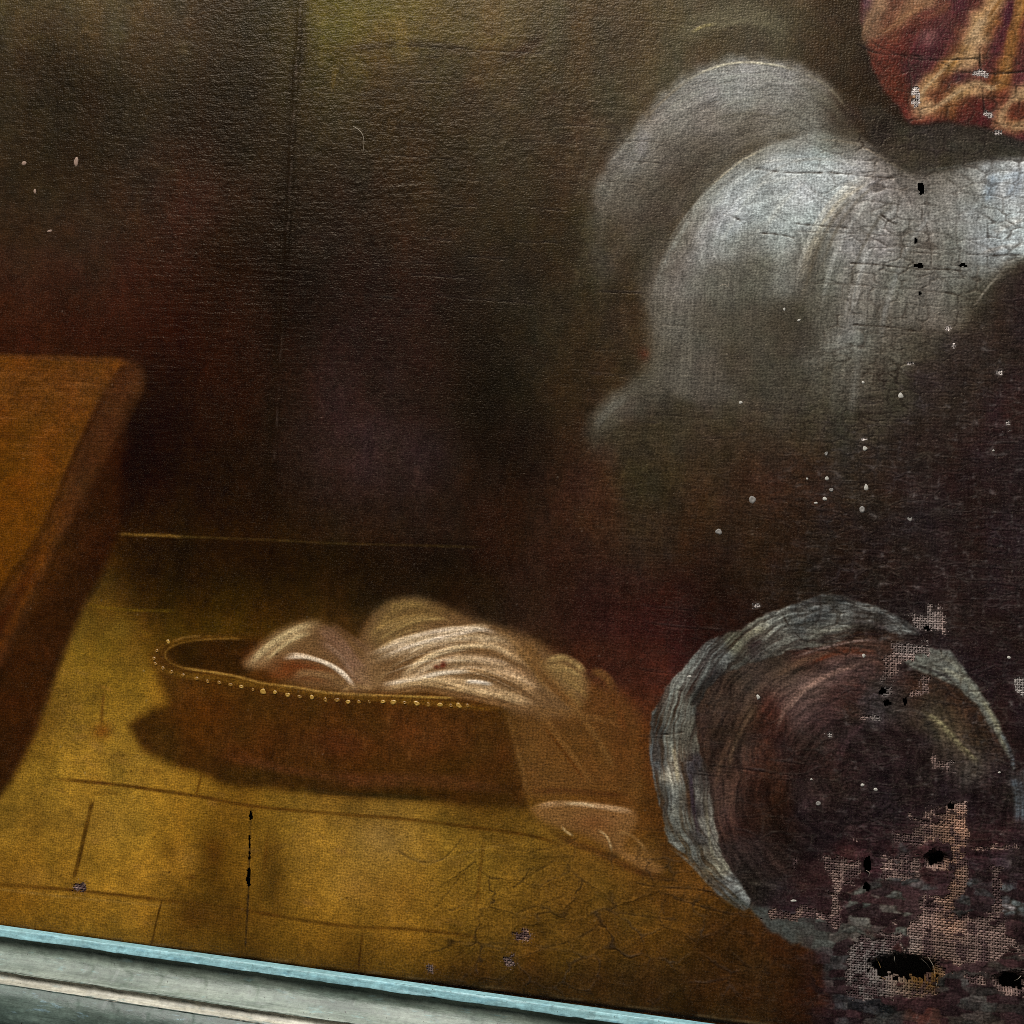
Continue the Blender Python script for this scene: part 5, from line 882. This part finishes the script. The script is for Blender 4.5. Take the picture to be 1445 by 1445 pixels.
MP = paint_mat(); ML = linen_mat()
cz = (ZB + Z1) / 2
painting = empty('oil_painting', (0, 0, ZB))
tag(painting, 'old cracked oil painting on torn linen canvas above the pale blue frame', 'painting')
def skin(name, fsel, parent):
    F = Q[fsel]; vi, inv = np.unique(F, return_inverse=True)
    V = VV[vi].copy(); V[:, 2] -= ZB
    return mesh_np(name, V, inv.reshape(-1, 4), MP, parent, vc[vi], nr[vi])
LAB = {0: 'dark brown shaded room behind the table and cloud', 1: 'ochre tiled floor with dark joints', 2: 'brown table with lit top at the left edge', 3: 'oval brown basket with beaded golden rim and its shadow', 4: 'cream linen heaped in the basket and hanging over it', 5: 'grey billowing cloud', 6: 'crimson robe with ochre lights in the corner', 7: 'looped grey cloth, torn and flaking at its foot'}
SK = {}
for k, nm in enumerate(NAMES):
    s = np.nonzero(pid == k)[0]
    if len(s): SK[k] = skin(nm, s, painting); tag(SK[k], LAB[k])
order = np.argsort(pid, kind='stable'); so = pid[order]; a0 = np.searchsorted(so, 100)
ids, st_ = np.unique(so[a0:], return_index=True)
for j in range(len(ids)):
    e = st_[j + 1] if j + 1 < len(ids) else len(so) - a0
    s = order[a0 + st_[j]: a0 + e]
    if len(s) >= 12: skin('paint_flake', s, SK[7])

# ---- woven linen: real threads, over and under, wherever the paint has gone
PT = 0.00078; RT = 0.000355
ld = blur(loss.astype(np.float32), 3) > 0.03
ld &= ~hole
def tubes(runs, rad, sides=5):
    """tubes along runs of points; each run (n,3) with colour (n,3)"""
    VS, FS, CS = [], [], []; base = 0
    ang = np.arange(sides) * 2 * np.pi / sides
    for P, C, r in runs:
        n = len(P); T = np.gradient(P, axis=0); T /= np.linalg.norm(T, axis=1, keepdims=True) + 1e-12
        A = np.cross(T, np.array([0, 1.0, 0])); A /= np.linalg.norm(A, axis=1, keepdims=True) + 1e-12; B = np.cross(T, A)
        rr = (r if np.ndim(r) else np.full(n, r))[:, None, None]
        ring = P[:, None, :] + rr * (np.cos(ang)[None, :, None] * A[:, None, :] + np.sin(ang)[None, :, None] * B[:, None, :])
        VS.append(ring.reshape(-1, 3)); CS.append(np.repeat(C, sides, axis=0))
        k = np.arange(n - 1)[:, None] * sides + np.arange(sides)[None, :]; k2 = np.arange(n - 1)[:, None] * sides + (np.arange(sides)[None, :] + 1) % sides
        FS.append(np.stack([k, k2, k2 + sides, k + sides], -1).reshape(-1, 4) + base); base += n * sides
    return np.vstack(VS), np.vstack(FS), np.vstack(CS)
runs = []
r2 = np.random.default_rng(3)
for horiz in (True, False):
    lo, hi = (ZB, az[-1]) if horiz else (ax[0], ax[-1])
    a, b = (ax[0], ax[-1]) if horiz else (ZB, az[-1])
    n = int((hi - lo) / PT); s = np.arange(a, b, PT / 3)
    for j in range(n):
        c = lo + j * PT + r2.normal(0, 0.00007)
        wob = 0.00007 * (vn((s / 0.006).astype(np.float32), np.full(len(s), j * 1.7, np.float32), 9) - .5) * 2
        A = np.where(horiz, s, c + wob); B = np.where(horiz, c + wob, s)
        qx, qy = project(np.stack([A, np.zeros(len(s)), B], 1))
        kx = np.round(qx + G).astype(int); ky = np.round(qy + G).astype(int)
        ok = (kx >= 0) & (kx < NW) & (ky >= 0) & (ky < NW); kx = np.clip(kx, 0, NW - 1); ky = np.clip(ky, 0, NW - 1)
        ok &= ld[ky, kx]
        if not ok.any(): continue
        ph = np.pi * s / PT + (np.pi * j) + (0 if horiz else np.pi)
        dep = 0.00048 - HGT[ky, kx] * U * 0.9 + 0.00012 * np.sin(ph) + 0.0022 * np.exp(-np.clip(HD[ky, kx], 0, 99) / 5.0)      # the torn edge curls back
        ed = np.diff(np.concatenate([[0], ok.astype(int), [0]])); ss = np.nonzero(ed == 1)[0]; ee = np.nonzero(ed == -1)[0]
        tint = r2.uniform(.78, 1.22)
        for u, v in zip(ss, ee):
            if v - u < 4: continue
            P = np.stack([A[u:v], dep[u:v], B[u:v] - ZB], 1)
            C = lin(LIN[ky[u:v], kx[u:v]] * tint)
            rad = RT * r2.uniform(.8, 1.12) * (0.85 + 0.3 * vn((s[u:v] / 0.003).astype(np.float32), np.full(v - u, j * 2.3, np.float32), 4))
            runs.append((P, C, rad))
V, F, C = tubes(runs, RT)
linen = mesh_np('bare_linen', V, F, ML, painting, C); tag(linen, 'bare brown linen weave showing where paint has flaked off', kind='stuff')

# ---- frayed threads at the edges of the tears
def wisp(pts, r, col, parent, name, mat):
    P = spline([tuple(p) for p in pts], 1e9)
    tt = np.linspace(0, 1, 18)
    K = np.array(pts, float); m = len(K)
    P = np.stack([np.interp(tt * (m - 1), np.arange(m), K[:, i]) for i in range(3)], 1)
    for _ in range(3): P[1:-1] = (P[:-2] + 2 * P[1:-1] + P[2:]) / 4
    V, F, C = tubes([(P, np.tile(lin(col), (18, 1)), np.linspace(r, r * .45, 18))], r, 5)
    return mesh_np(name, V, F, mat, parent, C)
def pl(px_, py_, y=0.0, rel=True):
    p = on_plane(px_, py_, y); return np.array([p.x, p.y, p.z - (ZB if rel else 0)])
WISP = [((1236, 1352), (1240, 1358), (1243, 1366)), ((1262, 1350), (1262, 1356), (1265, 1361)), ((1300, 1353), (1308, 1360), (1314, 1369)), ((1310, 1351), (1317, 1362), (1319, 1374)), ((1250, 1382), (1240, 1377), (1228, 1375)), ((1246, 1384), (1238, 1381), (1229, 1383)), ((1318, 1378), (1322, 1384), (1321, 1392)), ((1441, 1377), (1436, 1382), (1431, 1384)), ((1332, 1202), (1337, 1207), (1338, 1214)), ((1222, 1228), (1227, 1231), (1226, 1237)), ((1232, 1366), (1226, 1364), (1220, 1366))]
for k, c in enumerate(WISP):
    dd = [-0.0004, -0.0012 if k % 2 else 0.0012, 0.003 if k % 3 else -0.0015]
    wisp([pl(x, y, d) for (x, y), d in zip(c, dd)], 0.00009, (138, 128, 114) if k % 4 else (120, 96, 58), linen, 'loose_thread', ML)

# ---- golden beads dabbed along the basket's rim
bz = [(150, 345), (85, 395), (70, 440), (80, 470), (120, 495), (170, 515), (235, 535), (310, 553), (375, 570), (440, 575), (505, 588), (565, 598), (630, 615), (690, 628), (757, 632), (827, 643), (897, 655), (965, 660), (1040, 673), (1105, 675), (1170, 685), (1230, 685), (1290, 685), (1365, 685), (1425, 685)]
beads = [(200 + a / 4.014, 820 + b / 4.014) for a, b in bz] + [(560 + a / 3.6125, 820 + b / 3.6125) for a, b in [(40, 622), (100, 625), (160, 630), (222, 630), (275, 635), (318, 636), (362, 637)]]
MB = plain_mat('golden_paint_dab', (124, 88, 30), 0.4, 0.3, 1800)
MB2 = plain_mat('bright_golden_paint_dab', (160, 124, 54), 0.4, 0.25, 1800)
def height_at(x, y): return float(HGT[int(round(y)) + G, int(round(x)) + G]) * U
def dab(name, x, y, rx_, ry_, hgt, mat, parent, seed, hollow=0.0, rot=0.0):
    """small raised blob of paint, uneven outline"""
    rs = np.random.default_rng(seed); nA, nR = 14, 5
    c = pl(x, y); c[1] = -height_at(x, y) + 0.00012
    V = []; ou = rs.normal(size=nA); ou = 1 + 0.3 * (ou + np.roll(ou, 1) + np.roll(ou, -1)) / 3
    for i in range(nR):
        q = (i + 0.0) / (nR - 1) if i else 0.0
        for j in range(nA):
            an = j * 2 * np.pi / nA; rr = q * (1 + (ou[j] - 1) * q)
            dx, dz = rx_ * rr * math.cos(an), ry_ * rr * math.sin(an)
            cr_, sr_ = math.cos(rot), math.sin(rot)
            h = hgt * (math.sqrt(max(0, 1 - q * q)) * (1 - hollow) + hollow * math.exp(-((q - .62) / .25) ** 2) * 1.2)
            V.append((c[0] + dx * cr_ - dz * sr_, c[1] - h, c[2] + dx * sr_ + dz * cr_))
    F = [(i * nA + j, i * nA + (j + 1) % nA, (i + 1) * nA + (j + 1) % nA, (i + 1) * nA + j) for i in range(nR - 1) for j in range(nA)]
    return mesh_np(name, np.array(V), np.array(F), mat, parent)
bright = {0, 11, 13, 14, 15, 17, 20, 23, 24, 26, 28, 30}
for k, (x, y) in enumerate(beads):
    q = (0.8 if k not in bright else 1.0) * (0.9 + 0.25 * ((k * 37) % 11) / 11)
    dab('rim_bead', x, y, 4.5 * U * q, 3.4 * U * q, 0.00035, MB2 if k in bright else MB, SK[3], 50 + k, 0.3 + 0.06 * ((k * 5) % 7), -0.9 + 0.13 * ((k * 7) % 9))

# ---- drops of whitewash on the canvas
MWH = plain_mat('whitewash_drop', (164, 160, 150), 0.75, 0.35, 1900); MGR = plain_mat('thin_grey_drop', (120, 116, 110), 0.7, 0.25, 1500); MTN = plain_mat('tan_paint_scab', (128, 104, 88), 0.7, 0.25, 1500)
SP = [(1271, 558, 4.6, 5.2, 0), (1221, 633, 3.6, 4.6, 0), (1046, 568, 2.6, 2.6, 0), (1218, 540, 2.4, 2.4, 0), (1167, 675, 2.8, 3.2, 0), (1222, 688, 3, 4.6, 0), (1164, 704, 3.2, 3.4, 0), (1151, 710, 2.6, 2.0, 0), (1062, 705, 4.8, 5.8, 1), (1173, 691, 3.2, 3.4, 1), (1217, 719, 3.4, 5, 1), (1284, 731, 3.6, 5.2, 1), (1014, 750, 4.2, 4.2, 1), (1166, 640, 2.6, 3.2, 1), (1402, 636, 1.6, 1.6, 0), (1139, 676, 1.8, 1.8, 0), (1424, 928, 3.0, 2.4, 0), (973, 955, 3.2, 1.8, 0), (1070, 984, 2.6, 3.4, 0), (1120, 1271, 4.4, 1.8, 0), (1154, 1134, 3.2, 3.0, 1), (34, 230, 5, 4.6, 2), (107, 227, 5, 8, 2), (49, 270, 2.4, 4.2, 2), (70, 326, 4.4, 2.4, 2), (1107, 437, 2, 3, 0), (1128, 452, 2.4, 2.2, 0), (1219, 925, 2.2, 3, 0), (1145, 1100, 1.6, 1.6, 0), (1410, 1090, 2, 1.6, 0), (1217, 1108, 2.6, 2.2, 0), (1235, 1114, 2.8, 2.4, 0)]
for k, (x, y, a, b, t) in enumerate(SP):
    o = dab('whitewash_drop' if t < 2 else 'paint_scab', x, y, a * U, b * U, 0.0003, (MWH, MGR, MTN)[t], painting, 300 + k, 0.5 if t == 1 else 0.0, 0.2)

# ---- lint lying on the paint
def lint(pts, label, r):
    K = [pl(x, y, -0.0012, False) for x, y in pts]
    o = wisp(K, r, (150, 140, 124), None, 'lint_fibre', ML); tag(o, label, 'lint')
lint([(498, 178), (508, 184), (513, 192), (514, 202), (512, 216)], 'fine curled pale fibre on the dark upper paint, left of the cloud', 0.00012)
lint([(1016, 404), (1020, 401), (1026, 402), (1027, 407), (1029, 396)], 'tiny white curl of lint on the grey cloud', 0.00012)

# ------------------------------------------------------------------ the frame's lower rail
def frame_mat(name, base, worn, under, blue, seed, wear=0.5):
    m, nt, b = new_mat(name); L = nt.links.new
    tc = nd(nt, 'ShaderNodeTexCoord'); mp = nd(nt, 'ShaderNodeMapping'); mp.inputs['Scale'].default_value = (0.22, 1, 1); mp.inputs['Location'].default_value = (seed, seed * .3, 0); L(tc.outputs['Object'], mp.inputs[0])
    n1_ = nd(nt, 'ShaderNodeTexNoise', i_Scale=150.0, i_Detail=6.0, i_Roughness=0.65); L(mp.outputs[0], n1_.inputs['Vector'])
    n2_ = nd(nt, 'ShaderNodeTexNoise', i_Scale=420.0, i_Detail=5.0, i_Roughness=0.7); L(mp.outputs[0], n2_.inputs['Vector'])
    n3_ = nd(nt, 'ShaderNodeTexNoise', i_Scale=900.0, i_Detail=4.0); L(tc.outputs['Object'], n3_.inputs['Vector'])
    c1 = nd(nt, 'ShaderNodeValToRGB'); c1.color_ramp.elements[0].position = 0.36; c1.color_ramp.elements[1].position = 0.66
    c1.color_ramp.elements[0].color = tuple(lin(base)) + (1,); c1.color_ramp.elements[1].color = tuple(lin(worn)) + (1,); L(n1_.outputs['Fac'], c1.inputs[0])
    r2_ = nd(nt, 'ShaderNodeMapRange'); r2_.inputs[1].default_value = 0.60 - 0.1 * wear; r2_.inputs[2].default_value = 0.70 - 0.1 * wear; L(n2_.outputs['Fac'], r2_.inputs[0])
    mx1 = nd(nt, 'ShaderNodeMix', data_type='RGBA'); L(r2_.outputs[0], mx1.inputs[0]); L(c1.outputs[0], mx1.inputs[6]); mx1.inputs[7].default_value = tuple(lin(blue)) + (1,)
    r3_ = nd(nt, 'ShaderNodeMapRange'); r3_.inputs[1].default_value = 0.69; r3_.inputs[2].default_value = 0.73; L(n3_.outputs['Fac'], r3_.inputs[0])
    mx2 = nd(nt, 'ShaderNodeMix', data_type='RGBA'); L(r3_.outputs[0], mx2.inputs[0]); L(mx1.outputs[2], mx2.inputs[6]); mx2.inputs[7].default_value = tuple(lin(under)) + (1,)
    n4_ = nd(nt, 'ShaderNodeTexNoise', i_Scale=70.0, i_Detail=8.0, i_Roughness=0.75); L(mp.outputs[0], n4_.inputs['Vector'])
    r4_ = nd(nt, 'ShaderNodeMapRange'); r4_.inputs[1].default_value = 0.42; r4_.inputs[2].default_value = 0.72; r4_.inputs[4].default_value = 0.75; L(n4_.outputs['Fac'], r4_.inputs[0])
    mx3 = nd(nt, 'ShaderNodeMix', data_type='RGBA'); L(r4_.outputs[0], mx3.inputs[0]); L(mx2.outputs[2], mx3.inputs[6]); mx3.inputs[7].default_value = tuple(lin(np.array(base) * np.array([.74, .70, .64]))) + (1,)
    mp5 = nd(nt, 'ShaderNodeMapping'); mp5.inputs['Scale'].default_value = (0.05, 1, 1); L(tc.outputs['Object'], mp5.inputs[0])
    n5_ = nd(nt, 'ShaderNodeTexNoise', i_Scale=1100.0, i_Detail=5.0, i_Roughness=0.7); L(mp5.outputs[0], n5_.inputs['Vector'])           # brush drag along the rail
    n6_ = nd(nt, 'ShaderNodeTexNoise', i_Scale=520.0, i_Detail=6.0, i_Roughness=0.8); L(tc.outputs['Object'], n6_.inputs['Vector'])      # fly specks, rubbed spots
    sc5 = nd(nt, 'ShaderNodeMapRange'); sc5.inputs[1].default_value = 0.3; sc5.inputs[2].default_value = 0.7; sc5.inputs[3].default_value = 0.70; sc5.inputs[4].default_value = 1.25; L(n5_.outputs['Fac'], sc5.inputs[0])
    sc6 = nd(nt, 'ShaderNodeMapRange'); sc6.inputs[1].default_value = 0.3; sc6.inputs[2].default_value = 0.62; sc6.inputs[3].default_value = 0.55; sc6.inputs[4].default_value = 1.08; L(n6_.outputs['Fac'], sc6.inputs[0])
    ml = nd(nt, 'ShaderNodeMath', operation='MULTIPLY'); L(sc5.outputs[0], ml.inputs[0]); L(sc6.outputs[0], ml.inputs[1])
    vs = nd(nt, 'ShaderNodeVectorMath', operation='SCALE'); L(mx3.outputs[2], vs.inputs[0]); L(ml.outputs[0], vs.inputs['Scale'])
    L(vs.outputs[0], b.inputs['Base Color']); b.inputs['Roughness'].default_value = 0.5
    bp = nd(nt, 'ShaderNodeBump'); bp.inputs['Strength'].default_value = 0.6; bp.inputs['Distance'].default_value = 0.0004; L(n2_.outputs['Fac'], bp.inputs['Height']); L(bp.outputs[0], b.inputs['Normal'])
    return m
frame = empty('picture_frame', (0, LIPY, ZL - 0.0009)); frame.rotation_euler.y = 0.0074      # hung a touch out of true
tag(frame, 'pale blue-green painted wooden frame rail below the painting, worn moulding', 'frame')
FM = {'sight_edge': frame_mat('pale_blue_frame_paint', (134, 182, 190), (152, 198, 204), (40, 50, 50), (112, 164, 180), 1.3, .3),
      'cove_moulding': frame_mat('grey_green_frame_paint', (90, 104, 92), (136, 146, 132), (46, 44, 36), (118, 146, 142), 4.1, .2),
      'bead_moulding': frame_mat('cream_worn_frame_paint', (150, 148, 132), (204, 200, 182), (84, 78, 64), (132, 146, 140), 7.7, .2),
      'outer_moulding': frame_mat('blue_green_frame_paint', (62, 78, 70), (98, 114, 104), (40, 40, 34), (124, 152, 160), 2.9, 0.0)}
PROF = {'sight_edge': [(0.5, -14), (0, 0), (0.3, 2.0), (1.0, 2.9), (5.5, 3.8), (9.8, 4.8), (10.9, 4.7), (11.4, 3.8), (11.6, 0), (11.2, -10)],
        'cove_moulding': [(11.0, -10), (11.2, -4), (12.0, 0.6), (13.2, -0.8), (16.0, -2.8), (20.0, -4.2), (25.6, -4.6), (31.2, -3.4), (36.8, -0.4), (42.4, 4.0), (47.5, 9.4), (51.4, 14.4), (54.0, 18.2), (55.4, 19.8), (56.6, 19.8), (57.0, 18.6), (57.2, -6)],
        'bead_moulding': [(56.4, -6), (56.8, 18.6), (58.2, 17.0), (60.5, 15.8), (63, 15.4), (65.5, 16.2), (67.8, 18.2), (69.6, 20.8), (71, 23.6), (72.2, 25.2), (72.6, 23), (72.4, -6)],
        'outer_moulding': [(71.6, -6), (71.7, 23.6), (72.8, 25.4), (76, 28.6), (80, 32.2), (85, 35.4), (91, 37.6), (98, 39.2), (106, 39.8), (116, 39), (126, 36.6), (140, 31.4), (154, 24), (166, 15), (176, 5), (180, -6), (180, -40)]}
XA, XB = on_plane(-330, 1310).x, on_plane(1760, 1500).x
xs = np.linspace(XA, XB, 900)
for nm, pf in PROF.items():
    pf = np.array(pf, float); n = len(pf)
    # round the profile a little
    fin = spline([tuple(p) for p in pf], 2.5) if nm != 'sight_edge' else spline([tuple(p) for p in pf], 2.0)
    n = len(fin); VS = np.zeros((len(xs), n, 3))
    for k in range(n):
        d, y = fin[k]
        w1_ = (vn((xs / 0.012).astype(np.float32), np.full(len(xs), k * 0.35, np.float32), 31) - .5); w2_ = (vn((xs / 0.0025).astype(np.float32), np.full(len(xs), k * 0.6, np.float32), 33) - .5)
        edge = 1.0 if y > -4 else 0.0
        ch = -0.9 * sm(.76, .80, vn((xs / 0.0042).astype(np.float32), np.full(len(xs), k * 0.22, np.float32), 37)) * edge
        VS[:, k, 0] = xs; VS[:, k, 1] = -(y + ch + edge * (1.0 * w1_ + 0.5 * w2_)) * U; VS[:, k, 2] = -(d + edge * (0.8 * w1_ + 0.5 * w2_)) * U
    J = np.arange(len(xs) * n).reshape(len(xs), n)
    F = np.stack([J[:-1, :-1].ravel(), J[:-1, 1:].ravel(), J[1:, 1:].ravel(), J[1:, :-1].ravel()], 1)
    mesh_np(nm, VS.reshape(-1, 3), F, FM[nm], frame)
